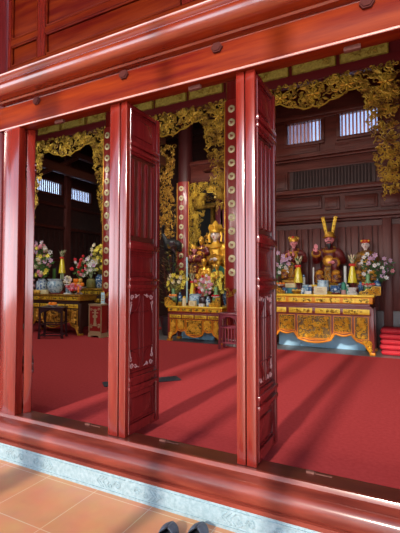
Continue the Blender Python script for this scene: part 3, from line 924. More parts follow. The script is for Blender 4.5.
fruit_me = {}
def fruit(kind, label, loc, r, group):
    if kind not in fruit_me:
        b = MB()
        m = {'orange': 'orange_peel', 'apple': 'apple_red', 'peach': 'apple_gold'}[kind]
        b.lathe([(.02, .06), (.45, .0), (.8, .28), (1.0, .85), (.92, 1.35), (.6, 1.74), (.2, 1.80), (.05, 1.70)], 14, m=m)
        me = b.mesh(kind, sharp=80)
        c = MB(); c.tube([(0, 0, 1.68), (.06, 0, 1.98)], [.07, .05], 5, 'leaf_green'); cm_ = c.mesh('stalk')
        fruit_me[kind] = (me, cm_)
    me, cm_ = fruit_me[kind]
    o = tag(link_mesh(kind, me, None, loc, (0, 0, R.uniform(0, 6)), (r, r, r)), label, kind if kind != 'peach' else 'fruit', group)
    link_mesh('stalk', cm_, o)
    return o
def plate(label, loc, r, m='white_glaze', h=.03):
    b = MB(); b.lathe([(r*.5, 0), (r*.52, h*.3), (r, h), (r*.97, h*1.1), (r*.5, h*.5)], 20, m=m)
    return tag(b.build('plate', None, loc, sharp=60), label, 'plate')
def fruit_row(kind, n, cx, y, z, r, what, group):
    """n pieces on a plate, described left to right"""
    names = {3: ('leftmost', 'middle', 'rightmost'), 4: ('leftmost', 'second from left', 'third from left', 'rightmost'),
             2: ('left', 'right')}[n]
    for k in range(n):
        fruit(kind, '%s %s %s' % (names[k], {'orange': 'orange', 'apple': 'red apple', 'peach': 'golden fruit'}[kind], what), (cx+(k-(n-1)/2)*2.02*r, y+(.3*r if k % 2 else 0), z), r, group)
def carved_stand(label, loc, w, h, d, flip=1, seed=1):
    """gilt stand whose carved front steps down to one side"""
    q = random.Random(seed)
    outline = [(-w/2, 0), (w/2, 0), (w/2, h*.30), (w*.25, h*.42), (w*.18, h*.62), (-w*.05, h*.70), (-w*.12, h), (-w/2, h)]
    outline = [(x*flip, z) for x, z in outline]
    b = MB(); b.prism_y(outline, -d/2, d/2, 'gold_dim')
    o = tag(b.build('carved_stand', None, loc, smooth=False), label, 'stand')
    def ins(x, z):
        u = x*flip
        top = h if u < -w*.12 else (h*.70 if u < w*.18 else h*.42)
        return 0.0 < z < top and abs(u) < w/2
    c = MB(); setmat(c, 'gold_relief'); relief(c, ins, (-w/2, w/2, 0, h), 60, -d/2-.004, (.016, .034), seed); 
    c.tube([(x, -d/2, z) for x, z in outline+outline[:1]], .008, 5); c.build('carving', o)
    return o
def box_thing(label, loc, s, m='cream_paper', edge='gold_paint', name='box', cat='box', lines=True):
    b = MB(); b.span((-s[0]/2, -s[1]/2, 0), (s[0]/2, s[1]/2, s[2]), m, .006)
    o = tag(b.build(name, None, loc), label, cat)
    if lines:
        c = MB(); setmat(c, edge); y = -s[1]/2-.002; x, z = s[0]/2, s[2]; t = min(s[2], s[0])*.06
        for a, b_ in (((-x, 0), (x, t)), ((-x, z-t), (x, z)), ((-x, 0), (-x+t, z)), ((x-t, 0), (x, z))): c.span((a[0], y, a[1]), (b_[0], y+.004, b_[1]))
        c.build('border', o)
        d = MB(); setmat(d, 'paper_line')
        for k in range(3):
            zz = z*(.3+.2*k); d.span((-x*.55, y-.001, zz), (x*(.5-.12*k), y+.002, zz+z*.05))
        d.build('line_pattern', o)
    return o
def censer(label, loc, r, h, m='porcelain_pale', base='altar_red', sticks=5):
    b = MB(); b.lathe([(r*.55, .02), (r*.62, .035), (r*.92, h*.30), (r, h*.55), (r*.93, h*.80), (r*.86, h*.86), (r*.98, h*.97), (r*.98, h), (r*.84, h), (r*.82, h*.88), (.01, h*.88)], 24, m=m)
    o = tag(b.build('incense_bowl', None, loc, sharp=60), label, 'incense bowl')
    c = MB(); c.lathe([(r*.75, 0), (r*.78, .014), (r*.60, .03)], 20, m=base); c.build('foot_ring', o)
    q = random.Random(4)
    c = MB()
    for k in range(sticks): c.tube([(q.uniform(-.4, .4)*r, q.uniform(-.3, .3)*r, h*.85), (q.uniform(-.6, .6)*r, q.uniform(-.4, .4)*r, h*1.5)], .004, 4, 'ribbon_red')
    if sticks: c.build('incense_stick', o)
    return o
def jar(label, loc, r, h, m, lid='white_glaze', name='jar', cat='jar'):
    b = MB(); b.lathe([(r*.8, 0), (r, h*.1), (r, h*.72), (r*.75, h*.8), (r*.7, h*.82)], 14, m=m)
    o = tag(b.build(name, None, loc, sharp=50), label, cat)
    c = MB(); c.lathe([(r*.82, h*.80), (r*.85, h*.88), (r*.5, h*.96), (r*.16, h*.97), (r*.16, h)], 14, m=lid); c.build('lid', o)
    return o
def candle(label, loc, h, r, m='white_glaze', foot='brass'):
    b = MB(); b.lathe([(r*1.9, 0), (r*2, .015), (r*1.1, .04), (r, .05)], 14, m=foot)
    o = tag(b.build('candlestick', None, loc), label, 'candle')
    c = MB(); c.lathe([(r, .05), (r, h*.97), (r*.6, h)], 12, m=m); c.build('candle_shaft', o)
    c = MB(); c.tube([(0, 0, h), (.004, 0, h+.02)], .003, 4, 'ink'); c.build('wick', o)
    return o

# ------------------------------------------------------------------ statues
def blob(parts, m, name, parent, voxel=.02, smooth=6):
    b = MB(); setmat(b, m)
    for p in parts:
        if p[0] == 'e': b.ell(p[1], p[2], None, 14, 10, p[3] if len(p) > 3 else None)
        else: b.tube(p[1], p[2], 10)
    o = b.build(name, parent)
    md = o.modifiers.new('union', 'REMESH'); md.mode = 'VOXEL'; md.voxel_size = voxel; md.use_smooth_shade = True
    sm = o.modifiers.new('soft', 'SMOOTH'); sm.factor = .5; sm.iterations = smooth
    return o
def hand(b, p, d, up, s, side, curl=.5):
    """palm, four bent fingers of different lengths and a thumb off the side"""
    p, d, up = Vector(p), Vector(d).normalized(), Vector(up).normalized()
    x = d.cross(up).normalized()*side
    b.ell(p+d*s*.42, (s*.30, s*.30, s*.42), None, 8, 6, Matrix((x, up, d)).transposed().to_3x3() if True else None)
    for k, (o, l) in enumerate(((-.24, .62), (-.08, .74), (.08, .70), (.24, .54))):
        a = p+d*s*.75+x*s*o; m1 = a+d*s*l*.5+up*s*.02; m2 = m1+(d*(1-curl)+up*-curl).normalized()*s*l*.5
        b.tube([a, m1, m2], [s*.085, s*.08, s*.06], 6)
    a = p+d*s*.25-x*s*.26; b.tube([a, a-x*s*.22+d*s*.22, a-x*s*.20+d*s*.48], [s*.10, s*.09, s*.07], 6)
def face(head, s, z, y, m_eye='ink', m_lip='lip', skin='skin_pink'):
    """features on a head whose front is at -Y: eyes at half height"""
    for sx in (-1, 1):
        b = MB(); b.ell((sx*s*.36, y-s*.86, z+s*.08), (s*.15, s*.07, s*.06), m_eye, 8, 5)
        b.tube([(sx*s*.18, y-s*.90, z+s*.26), (sx*s*.38, y-s*.88, z+s*.33), (sx*s*.58, y-s*.72, z+s*.24)], s*.035, 5, m_eye); b.build('eye', head)
    b = MB(); b.ell((0, y-s*.88, z-s*.50), (s*.20, s*.08, s*.07), m_lip, 8, 5); b.build('mouth', head)
def seated(name, label, loc, H, robe, trim, skin, rot=0, cat='statue', arms='hold', group=None, wide=1.0):
    """seated robed figure, H = base to crown of the head; local front is -Y"""
    r = thing(name, label, cat, loc, rot, group)
    s = H
    w = wide
    E = lambda c, q_: ('e', tuple(v*s for v in c), tuple(v*s for v in q_))
    T = lambda pts, q_: ('t', [tuple(v*s for v in p) for p in pts], [v*s for v in q_])
    rh = {'hold': [(.20*w, .02, .60), (.27*w, -.03, .44), (.14*w, -.22, .40)], 'pray': [(.20, .02, .6), (.26, -.06, .45), (.05, -.22, .53)]}.get(arms if arms != 'raise' else 'hold')
    lh = {'hold': [(-.20*w, .02, .60), (-.27*w, -.03, .44), (-.14*w, -.22, .40)], 'pray': [(-.20, .02, .6), (-.26, -.06, .45), (-.05, -.22, .53)],
          'raise': [(-.20*w, .02, .60), (-.28*w, -.04, .46), (-.25*w, -.18, .60)]}[arms]
    parts = [E((0, .04, .12), (.26*w, .19, .13)), E((-.16*w, -.12, .20), (.11, .15, .10)), E((.16*w, -.12, .20), (.11, .15, .10)),
             T([(-.17*w, -.20, .22), (-.17*w, -.22, .02)], [.10, .11]), T([(.17*w, -.20, .22), (.17*w, -.22, .02)], [.10, .11]),
             E((0, -.12, .10), (.18*w, .12, .11)),
             T([(0, .06, .14), (0, .05, .40), (0, .04, .60), (0, .03, .70)], [.20*w, .165*w, .165*w, .07]),
             E((-.15*w, .04, .61), (.10, .09, .085)), E((.15*w, .04, .61), (.10, .09, .085)),
             T([(0, .03, .68), (0, .01, .78)], [.06, .05]),
             T(rh, [.075, .085, .075]), T(lh, [.075, .085, .075]),
             E((rh[2][0], rh[2][1]+.03, rh[2][2]-.06), (.06, .06, .10)), E((lh[2][0], lh[2][1]+.03, lh[2][2]-.06), (.06, .06, .10))]
    body = blob(parts, robe, 'robe', r, .017*s, 4)
    # head: one surface with jaw, nose and ears
    hz, hs = .845*s, .098*s
    hp = [('e', (0, 0, hz), (hs*.78, hs*.88, hs)), ('e', (0, -hs*.18, hz-hs*.45), (hs*.56, hs*.62, hs*.56)),
          ('t', [(0, -hs*.84, hz+hs*.15), (0, -hs*1.04, hz-hs*.18), (0, -hs*.86, hz-hs*.26)], [hs*.09, hs*.15, hs*.12]),
          ('e', (-hs*.80, 0, hz-hs*.05), (hs*.12, hs*.2, hs*.34)), ('e', (hs*.80, 0, hz-hs*.05), (hs*.12, hs*.2, hs*.34)),
          ('t', [(0, .01*s, hz-hs*1.3), (0, 0, hz-hs*.5)], [hs*.45, hs*.45])]
    head = blob(hp, skin, 'head', r, .012*s, 2)
    face(head, hs, hz, 0)
    for sd, hd in ((1, rh), (-1, lh)):
        hb = MB(); setmat(hb, skin); p = [v*s for v in hd[2]]
        if arms == 'raise' and sd < 0: hand(hb, p, (0, -.1, 1), (0, -1, 0), .11*s, -sd, .15)
        elif arms == 'pray': hand(hb, p, (0, -.5, 1), (-sd, 0, 0), .10*s, 1, .1)
        else: hand(hb, p, (-.55*sd, -.7, .1), (0, 0, 1), .11*s, sd, .6)
        hb.build('hand', r)
    # gilt trim
    g = MB(); setmat(g, trim)
    g.tube([(s*.13*w*math.sin(a), s*(-.14*math.cos(a)+.03), s*(.66-.05*math.cos(a))) for a in [k*PI/8-PI for k in range(17)]], s*.028, 6)
    g.build('collar', r)
    g = MB(); setmat(g, trim); y = -.20*s
    g.ell((0, -.14*s, .44*s), (.105*s, .03*s, .105*s), None, 14, 8)
    for k in range(10):
        a = k*PI/5; g.curl(.07*s*math.cos(a), .44*s+.07*s*math.sin(a), -.165*s, .03*s, .008*s, a, 1, 1.0)
    g.build('chest_medallion', r)
    g = MB(); g.span((-.06*s, -.272*s, .02*s), (.06*s, -.235*s, .32*s), 'gold_dim', .01)
    relief(g, lambda x, z: True, (-.055*s, .055*s, .04*s, .31*s), 24, -.276*s, (.018*s, .034*s), 5, trim); g.build('sash', r)
    for sx in (-1, 1):
        g = MB(); setmat(g, trim); g.ell((sx*.17*w*s, -.262*s, .21*s), (.070*s, .05*s, .060*s), None, 12, 8)
        relief(g, lambda x, z: True, (sx*.17*w*s-.09*s, sx*.17*w*s+.09*s, .04*s, .26*s), 14, -.315*s, (.02*s, .035*s), 6); g.build('knee_cover', r)
    for hd in (rh, lh):
        g = MB(); setmat(g, trim); p = Vector(hd[2])*s; q_ = Vector(hd[1])*s; d = (q_-p).normalized()
        g.tube([p+d*.01*s, p+d*.05*s], [.088*s, .090*s], 12); g.build('cuff', r)
    g = MB(); setmat(g, trim); g.lathe([(.245*s*w, 0), (.29*s*w, .025*s), (.27*s*w, .06*s)], 24, (0, -.03*s, -.005*s), sy=1.0); g.build('seat_base', r)
    return r

def put(px, Y, z): return Vector((at(px, 281, Y).x, Y, z))
YS = YA+.43
# centre statue
c = put(329.5, YS, az)
gp = thing('pedestal', 'yellow carved pedestal under the middle statue of the right altar', 'pedestal', c)
ph = M_(330, 9, YS); pw = M_(330, 34, YS)
b = MB(); b.span((-pw/2, -.17, 0), (pw/2, .19, ph*.3), 'gold_yellow', .01); b.span((-pw/2+.02, -.15, ph*.3), (pw/2-.02, .17, ph*.75), 'altar_red'); b.span((-pw/2, -.17, ph*.75), (pw/2, .19, ph), 'gold_yellow', .01); b.build('slab', gp)
b = MB(); setmat(b, 'gold'); relief(b, lambda x, z: True, (-pw/2+.04, pw/2-.04, ph*.34, ph*.72), 26, -.155, (.016, .026), 3); b.build('carving', gp)
Hc = M_(330, 53, YS)
st = seated('deity_statue', 'large bearded statue in maroon and gold with tall gold horned crown', c+Vector((0, .05, ph+.005)), Hc, 'robe_maroon', 'gold', 'skin_pink', arms='raise', wide=.86)
hs = .098*Hc; hz = .845*Hc
b = MB(); setmat(b, 'gold'); b.lathe([(hs*1.3, hz+hs*.42), (hs*1.36, hz+hs*.50), (hs*.95, hz+hs*.62), (hs*.95, hz+hs*1.1), (hs*.78, hz+hs*1.45), (hs*.3, hz+hs*1.6)], 20); b.ell((0, -hs*.95, hz+hs*.9), (hs*.35, hs*.15, hs*.35), None, 8, 6); cr = b.build('crown', st)
for sx in (-1, 1):
    b = MB(); setmat(b, 'gold_yellow'); pts = [(sx*hs*.55, 0, hz+hs*.9), (sx*hs*.75, -.01, hz+hs*2.2), (sx*hs*1.22, -.01, hz+hs*4.5)]
    b.tube(pts, [hs*.22, hs*.30, hs*.34], 8, flat=.35)
    for k in range(4):
        t = k/3; b.ell((sx*hs*(.70+.5*t), -.03, hz+hs*(1.8+2.6*t)), (hs*.16, hs*.1, hs*.2), 'gold', 6, 5)
    b.build('crown_horn', cr)
b = MB(); setmat(b, 'ink'); b.lathe([(hs*.08, hz-hs*1.9), (hs*.32, hz-hs*1.4), (hs*.48, hz-hs*.95), (hs*.36, hz-hs*.72)], 12, (0, -hs*.55, 0), sy=.6)
b.tube([(-hs*.5, -hs*.80, hz-hs*.55), (0, -hs*1.0, hz-hs*.36), (hs*.5, -hs*.80, hz-hs*.55)], hs*.09, 6); b.build('beard', st)
# side statues
def side_statue(px, hpx, basepx, label, robe, skin, hat, arms):
    p = put(px, YS+.05, az); bh = M_(px, basepx, YS)
    b = MB(); b.span((-.19, -.17, 0), (.19, .16, bh), 'altar_red', .012); b.span((-.20, -.18, bh*.8), (.20, .17, bh), 'gold_old', .01)
    tag(b.build('pedestal', None, p), 'dark red pedestal under the '+label.split(' with ')[0].split(' in ')[0], 'pedestal')
    Hh = M_(px, hpx, YS)
    s = seated('deity_statue', label, p+Vector((0, 0, bh+.004)), Hh, robe, 'gold', skin, arms=arms, wide=.86)
    hs, hz = .098*Hh, .845*Hh
    b = MB()
    if hat == 'gold':
        b.lathe([(hs*.98, hz+hs*.25), (hs*1.05, hz+hs*.45), (hs*1.0, hz+hs*1.0), (hs*.5, hz+hs*1.5)], 16, m='gold')
        for sx in (-1, 1): b.ell((sx*hs*.9, 0, hz+hs*1.1), (hs*.45, hs*.35, hs*.5), 'gold_old', 8, 6)
        b.ell((0, -hs*.6, hz+hs*1.1), (hs*.4, hs*.4, hs*.5), 'hat_red', 8, 6)
    else:
        b.lathe([(hs*.86, hz+hs*.46), (hs*1.0, hz+hs*.66), (hs*1.12, hz+hs*1.05), (hs*.7, hz+hs*1.25)], 16, m='hat_red')
        for sx in (-1, 0, 1): b.ell((sx*hs*.75, -hs*.9, hz+hs*.92), (hs*.24, hs*.2, hs*.24), 'gold_yellow', 8, 5)
    b.build('hat', s)
    return s
side_statue(294, 44, 13, 'pink-faced statue in maroon and gold with a gold cap, left of the crowned statue', 'robe_maroon', 'skin_pink', 'gold', 'pray')
side_statue(366, 44, 12, 'white-faced statue in brown and gold with a red hat, right of the crowned statue', 'robe_brown', 'skin_white', 'red', 'hold')
# pale blue plinth behind the right altar
for px0, px1, yf_, ztop_, lab in ((279, 366, YA+.48, FLO+.42, 'pale blue painted riser behind the legs of the right altar'), (177, 214, YM+.50, FLO+.30, 'pale blue painted riser behind the legs of the middle altar')):
    b = MB(); b.span((at(px0, 330, yf_).x, yf_, FLO), (at(px1, 330, yf_).x, yf_+.06, ztop_), 'pale_blue', .006)
    tag(b.build('painted_riser'), lab, 'riser')

# ------------------------------------------------------------------ goods on the right altar
Y1, Y2, Y3 = YA+.06, YA+.18, YA+.30       # front, middle and back rows
def sz(px, n, Y=None): return M_(px, n, Y or Y1)
carved_stand('gilt carved stand holding oranges at the left end of the right altar', put(279.5, Y1, az), sz(280, 11), sz(280, 7.5), .12, 1, 51)
carved_stand('gilt carved stand under the red apples at the right end of the right altar', put(370, Y1, az), sz(370, 19), sz(370, 8), .12, -1, 52)
plate('white plate of oranges on the left gilt stand of the right altar', put(280, Y1, az+sz(280, 7.6)), sz(280, 5.2))
fruit_row('orange', 3, put(280, Y1, 0).x, Y1, az+sz(280, 8.2), sz(280, 1.7), 'on the left plate of the right altar', 'oranges on the right altar')
plate('white plate of red apples near the right end of the right altar', put(368.5, Y1, az+sz(370, 8.1)), sz(370, 6.5))
fruit_row('apple', 4, put(368.5, Y1, 0).x, Y1, az+sz(370, 8.8), sz(370, 1.6), 'on the plate at the right end of the right altar', 'apples on the right altar')
vase('green melon shaped vase holding lilac flowers on the right altar, left end', put(275.5, Y2+.05, az), sz(276, 19), sz(276, 4.5), 'celadon', 'gourd')
bouquet('lilac and white orchids at the left end of the right altar', put(282, Y2+.08, az+sz(276, 14)), sz(282, 21), sz(282, 29), .22, [('lily_lilac', 3), ('lily_white', 1)], 20, sz(282, 2.7), 'leaf_deep', 120, 61)
vase('green melon shaped vase in front of the pink lilies on the right altar', put(368, Y2, az), sz(368, 21), sz(368, 4.2), 'celadon', 'gourd')
vase('blue porcelain vase behind the apples at the right end', put(377, Y3, az), sz(376, 17), sz(376, 4), 'porcelain_deep')
bouquet('large spray of pink and white lilies at the right end of the right altar', put(377, Y3, az+sz(372, 10)), sz(372, 34), sz(372, 33), .26, [('lily_lilac', 3), ('lily_white', 1.0), ('lily_pink', .4)], 30, sz(372, 2.7), 'leaf_deep', 220, 62)
cone_bouquet('yellow wrapped cone with red ribbon left of the crowned statue', put(298.5, Y2, az), sz(298, 39), sz(298, 9.5), stem='robe_maroon', seed=1)
cone_bouquet('yellow wrapped cone with red ribbon right of the crowned statue', put(352.5, Y2, az), sz(352, 42), sz(352, 9.5), stem='robe_maroon', seed=2)
plate('shallow gilt-rimmed dish in front of the left yellow cone on the right altar', put(297, Y1, az), sz(297, 6), 'gold_old', .05)
fruit_row('peach', 3, put(297, Y1, 0).x, Y1-.01, az+.03, sz(297, 1.7), 'in the dish before the left yellow cone', 'golden fruit on the right altar')
r = thing('dragon_dish', 'white footed dish with curled scrolls before the right yellow cone', 'dish', put(352.5, Y1, az))
w_ = sz(352, 12)
b = MB(); b.lathe([(w_*.45, 0), (w_*.47, .02), (w_*.2, .05), (w_*.3, .09), (w_*.5, .13), (w_*.42, .13)], 16, m='white_glaze'); b.build('bowl', r)
b = MB(); setmat(b, 'white_glaze')
for k, (x_, z_) in enumerate(((-.06, .04), (0, .06), (.06, .04), (-.03, .10), (.04, .10))): b.curl(x_, z_, -w_*.40, .03, .009, k, 1, 1.2)
b.build('scroll', r)
box_thing('cream coloured box with gold border left of the incense bowl, back row', put(291, Y3, az+sz(290, 6)), (sz(290, 11), .14, sz(290, 4.5)))
b = MB(); b.span((-sz(290, 6.5), -.09, 0), (sz(290, 6.5), .09, sz(290, 6)), 'teal', .01)
tag(b.build('box', None, put(291, Y3, az)), 'teal box under the cream box at the left of the right altar', 'box')
vase('small deep blue round jar beside the left gilt stand', put(284.5, Y1+.12, az), sz(284, 6), sz(284, 3), 'porcelain_deep', 'jar')
jar('white necked bottle with a blue cap behind the left yellow cone', put(303.8, Y3, az+sz(304, 5)), sz(304, 1.6), sz(304, 15), 'white_glaze', 'porcelain_deep', 'bottle', 'bottle')
b = MB(); b.span((-sz(304, 2.6), -.05, 0), (sz(304, 2.6), .05, sz(304, 5)), 'porcelain_deep', .01); tag(b.build('stand', None, put(303.8, Y3, az)), 'small blue stand under the necked bottle', 'stand')
vase('blue and white lidded bowl left of the large incense bowl', put(306.5, Y2, az), sz(306, 9), sz(306, 4.6), 'porcelain_pale', 'jar')
jar('small blue and white tea jar in the front row, right of the left cone', put(302.5, Y1-.02, az), sz(302, 1.8), sz(302, 6), 'porcelain')
jar('small blue and white tea jar next to the cream box with lines', put(310, Y1-.02, az), sz(310, 2.1), sz(310, 9), 'porcelain_deep')
box_thing('low white tray in front of the blue tea jars', put(308, Y1-.05, az), (sz(308, 6.5), .05, sz(308, 3)), 'white_glaze', 'porcelain_deep', 'tray', 'tray', False)
censer('large blue and white incense bowl at the middle of the right altar', put(323, YA+.145, az), sz(323, 5.9), sz(323, 14), 'porcelain_pale', sticks=0)
b = MB(); setmat(b, 'teal')
for k in range(3): b.lathe([(.030, 0), (.036, .02), (.036, .10), (.028, .11)], 10, (sz(323, -4+3.4*k), 0, 0), ('teal', 'white_glaze', 'tin_green')[k])
tag(b.build('cup_set', None, put(323.5, Y3+.02, az+sz(323, 13.5))), 'teal and white cups behind the large incense bowl', 'cups')
box_thing('cream box with faint lines before the large incense bowl', put(320.5, Y1-.085, az), (sz(320, 12.5), .06, sz(320, 7.5)), 'cream_paper', 'white_glaze')
censer('dark blue glazed incense bowl right of the cream box', put(335.5, Y1+.05, az), sz(335, 5.6), sz(335, 9), 'porcelain_deep', sticks=0)
jar('blue and white jar behind the dark blue bowl', put(340.2, Y2+.04, az), sz(340, 2.4), sz(340, 12), 'porcelain_pale', 'porcelain_deep')
jar('green tin left of the right yellow cone, front row', put(343.6, Y1, az+sz(344, 4.5)), sz(344, 2.2), sz(344, 8), 'tin_green', 'tin_green', 'tin', 'tin')
b = MB(); b.lathe([(sz(344, 2.4), 0), (sz(344, 2.4), sz(344, 4.4))], 14, m='tin_rose'); tag(b.build('tin', None, put(343.6, Y1, az)), 'rose coloured tin under the green tin', 'tin')
jar('second green tin tucked before the right yellow cone', put(347.4, Y1+.02, az), sz(344, 1.6), sz(344, 10), 'tin_green', 'white_glaze', 'tin', 'tin')
candle('tall white candle left of the right yellow cone', put(345.2, Y3, az), sz(345, 29), sz(345, 1.5))
candle('slim white candle left of the crowned statue', put(313.6, Y3, az), sz(313, 27), sz(313, .9))
vase('small blue vase under the pink lilies, beside the green vase', put(360.5, Y2+.04, az), sz(360, 13), sz(360, 2.6), 'porcelain_deep')

# stack of red cushions at the right edge
p0 = at(393, 348, YA+.12)
cw = M_(393, 17, YA+.12)*1.5
for k in range(5):
    b = MB(); h_ = .095
    b.span((-cw/2, -.20, 0), (cw/2, .20, h_), 'red_cloth', .04)
    lab = ('lowest', 'second lowest', 'middle', 'second highest', 'topmost')[k]+' red cushion of the stack right of the altar'
    o = tag(b.build('kneeling_cushion', None, (at(394.5, 340, YA+.3).x+(.012, -.01, .006, -.008, .01)[k], YA+.32, FLO+.002+h_*k)), lab, 'cushion', 'stacked red cushions')
    q = MB(); z = h_/2; x, y = cw/2, .20
    q.tube([(-x, -y+.03, z), (-x+.03, -y, z), (x-.03, -y, z), (x, -y+.03, z), (x, y-.03, z), (x-.03, y, z), (-x+.03, y, z), (-x, y-.03, z), (-x, -y+.03, z)], .008, 5, 'petal_red'); q.build('piping', o)
mat('cream_gilt', (.40, .29, .16), .4, .2)
# ------------------------------------------------------------------ goods on the middle altar
A1, A2, A3 = YM+.06, YM+.20, YM+.36
def mz_(px, n): return M_(px, n, A1)
carved_stand('gilt carved stand with oranges at the left end of the middle altar', put(171.5, A1, mz), mz_(171, 12), mz_(171, 8), .11, 1, 53)
carved_stand('gilt carved stand with red fruit at the right end of the middle altar', put(215.5, A1, mz), mz_(215, 12), mz_(215, 9), .11, -1, 54)
plate('white plate of oranges on the left gilt stand of the middle altar', put(172.5, A1, mz+mz_(171, 8.1)), mz_(171, 5))
fruit_row('orange', 3, put(173, A1, 0).x, A1, mz+mz_(171, 8.8), mz_(171, 1.5), 'on the left plate of the middle altar', 'oranges on the middle altar')
plate('white plate of red apples on the right gilt stand of the middle altar', put(215.5, A1, mz+mz_(215, 9.1)), mz_(215, 4.6))
fruit_row('apple', 3, put(215.5, A1, 0).x, A1, mz+mz_(215, 9.8), mz_(215, 1.4), 'on the right plate of the middle altar', 'apples on the middle altar')
vase('green vase holding yellow lilies at the left of the middle altar', put(173.5, A3, mz), mz_(173, 17), mz_(173, 4), 'celadon', 'gourd')
bouquet('yellow lilies at the left of the middle altar', put(177, A3, mz+mz_(177, 12)), mz_(177, 25), mz_(177, 22), .2, [('lily_yellow', 3), ('lily_cream', .5)], 26, mz_(177, 2.7), 'leaf_olive', 70, 63)
vase('blue vase beside the white taper on the middle altar', put(180, A2, mz), mz_(180, 13), mz_(180, 2.4), 'porcelain_deep')
candle('tall pale taper at the left of the middle altar', put(187, A3+.04, mz), mz_(187, 50), mz_(187, .9), 'card_blue')
cone_bouquet('yellow wrapped cone with red ribbon on the middle altar', put(192.3, A3, mz), mz_(192, 34), mz_(192, 6), seed=3)
jar('cream statuette shaped jar beside the paper box on the middle altar', put(184.3, A1, mz), mz_(184, 2), mz_(184, 10), 'petal_cream', 'gold_yellow')
jar('gold and green jar at the left front of the middle altar', put(180, A1-.02, mz), mz_(180, 2), mz_(180, 5), 'gold_old', 'leaf_green')
censer('blue and white incense bowl on the middle altar', put(195.5, A2+.02, mz), mz_(195, 7), mz_(195, 12), 'porcelain_pale', sticks=4)
censer('dark incense bowl right of the blue one on the middle altar', put(203, A2-.02, mz), mz_(203, 4.4), mz_(203, 10), 'ebony', sticks=3)
box_thing('cream paper box at the front of the middle altar', put(192.8, A1-.03, mz), (mz_(193, 7.6), .08, mz_(193, 5.5)))
box_thing('small white box right of the cream paper box on the middle altar', put(201.8, A1-.03, mz), (mz_(201, 5.2), .08, mz_(201, 3)), 'white_glaze', 'cream_paper')
vase('small blue and white vase left of the red fruit stand', put(208, A1+.03, mz), mz_(208, 10), mz_(208, 2.4), 'porcelain')
bouquet('pink and white flowers in the centre of the middle altar', put(205.5, A3, mz+mz_(205, 8)), mz_(205, 21), mz_(205, 24), .2, [('round_pink', 2), ('lily_white', 1.6), ('lily_pink', 1.5), ('round_red', .4)], 34, mz_(205, 2.1), 'leaf_pale', 40, 64)
vase('white vase under the pink flowers of the middle altar', put(205.5, A3, mz), mz_(205, 9), mz_(205, 2.6), 'white_glaze')
bouquet('yellow lilies at the right of the middle altar', put(220, A3, mz+mz_(220, 11)), mz_(220, 20), mz_(220, 24), .2, [('lily_yellow', 3), ('lily_cream', .5)], 26, mz_(220, 2.8), 'leaf_olive', 80, 65)
vase('green melon shaped vase at the right of the middle altar', put(216, A2+.03, mz), mz_(216, 20), mz_(216, 3.8), 'celadon', 'gourd')
p = put(225.5, YM+.68, 0)
b = MB(); b.lathe([(.085, 0), (.09, .03), (.05, .08), (.045, mz-FLO-.06), (.09, mz-FLO-.02), (.09, mz-FLO)], 16, m='altar_red')
tag(b.build('pedestal', None, (p.x, p.y, FLO)), 'round red pedestal under the blue vase right of the middle altar', 'pedestal')
vase('tall blue vase right of the middle altar', (p.x, p.y, mz), mz_(225, 16), mz_(225, 3.2), 'porcelain_deep')

# ------------------------------------------------------------------ the gilded enthroned statue and company
YG = YM+1.9
c = at(215.5, 290, YG)
Hg = (at(217, 226, YG).z-at(217, 284, YG).z)
zb = at(217, 284, YG).z
b = MB(); setmat(b, 'altar_red'); b.span((-.62, -.36, 0), (.62, .36, zb-FLO-.20), None, .02); b.span((-.66, -.40, zb-FLO-.20), (.66, .40, zb-FLO-.14), 'gold_old', .02)
b.lathe([(.52, zb-FLO-.14), (.58, zb-FLO-.10), (.50, zb-FLO-.02), (.5, zb-FLO)], 24, m='gold')
r0 = tag(b.build('statue_base', None, (c.x, YG, FLO)), 'red and gold platform under the enthroned statue behind the middle altar', 'platform')
g = seated('deity_statue', 'large gilded enthroned statue with white face and gold crown behind the middle altar', (c.x, YG, zb+.004), Hg, 'gold_skin', 'gold', 'skin_white', arms='hold', wide=1.0)
hs, hz = .098*Hg, .845*Hg
b = MB(); setmat(b, 'gold_skin')
b.lathe([(hs*1.02, hz+hs*.30), (hs*1.10, hz+hs*.55), (hs*1.0, hz+hs*1.2), (hs*.55, hz+hs*1.9), (hs*.2, hz+hs*2.5)], 18)
for k in range(9):
    a = PI+PI*k/8; b.leafblob(hs*1.05*math.cos(a), hz+hs*1.25, hs*1.05*math.sin(a), hs*.62, hs*.30, PI/2)
for sx in (-1, 1): b.tube([(sx*hs*.95, 0, hz+hs*.6), (sx*hs*1.25, 0, hz-hs*.2), (sx*hs*1.1, 0, hz-hs*1.3)], hs*.22, 7)
b.build('crown', g)
b = MB(); setmat(b, 'gold_old')
for k in range(20):
    a = -.25+k*(PI+.5)/19; b.curl(.34*Hg*math.cos(a), .50*Hg+.46*Hg*math.sin(a), .20*Hg, .07*Hg, .018*Hg, a, 1 if k % 2 else -1, 1.2)
b.tube([(.30*Hg*math.cos(-.25+k*(PI+.5)/24), .20*Hg, .50*Hg+.42*Hg*math.sin(-.25+k*(PI+.5)/24)) for k in range(25)], .015*Hg, 6); b.build('throne_back', g)
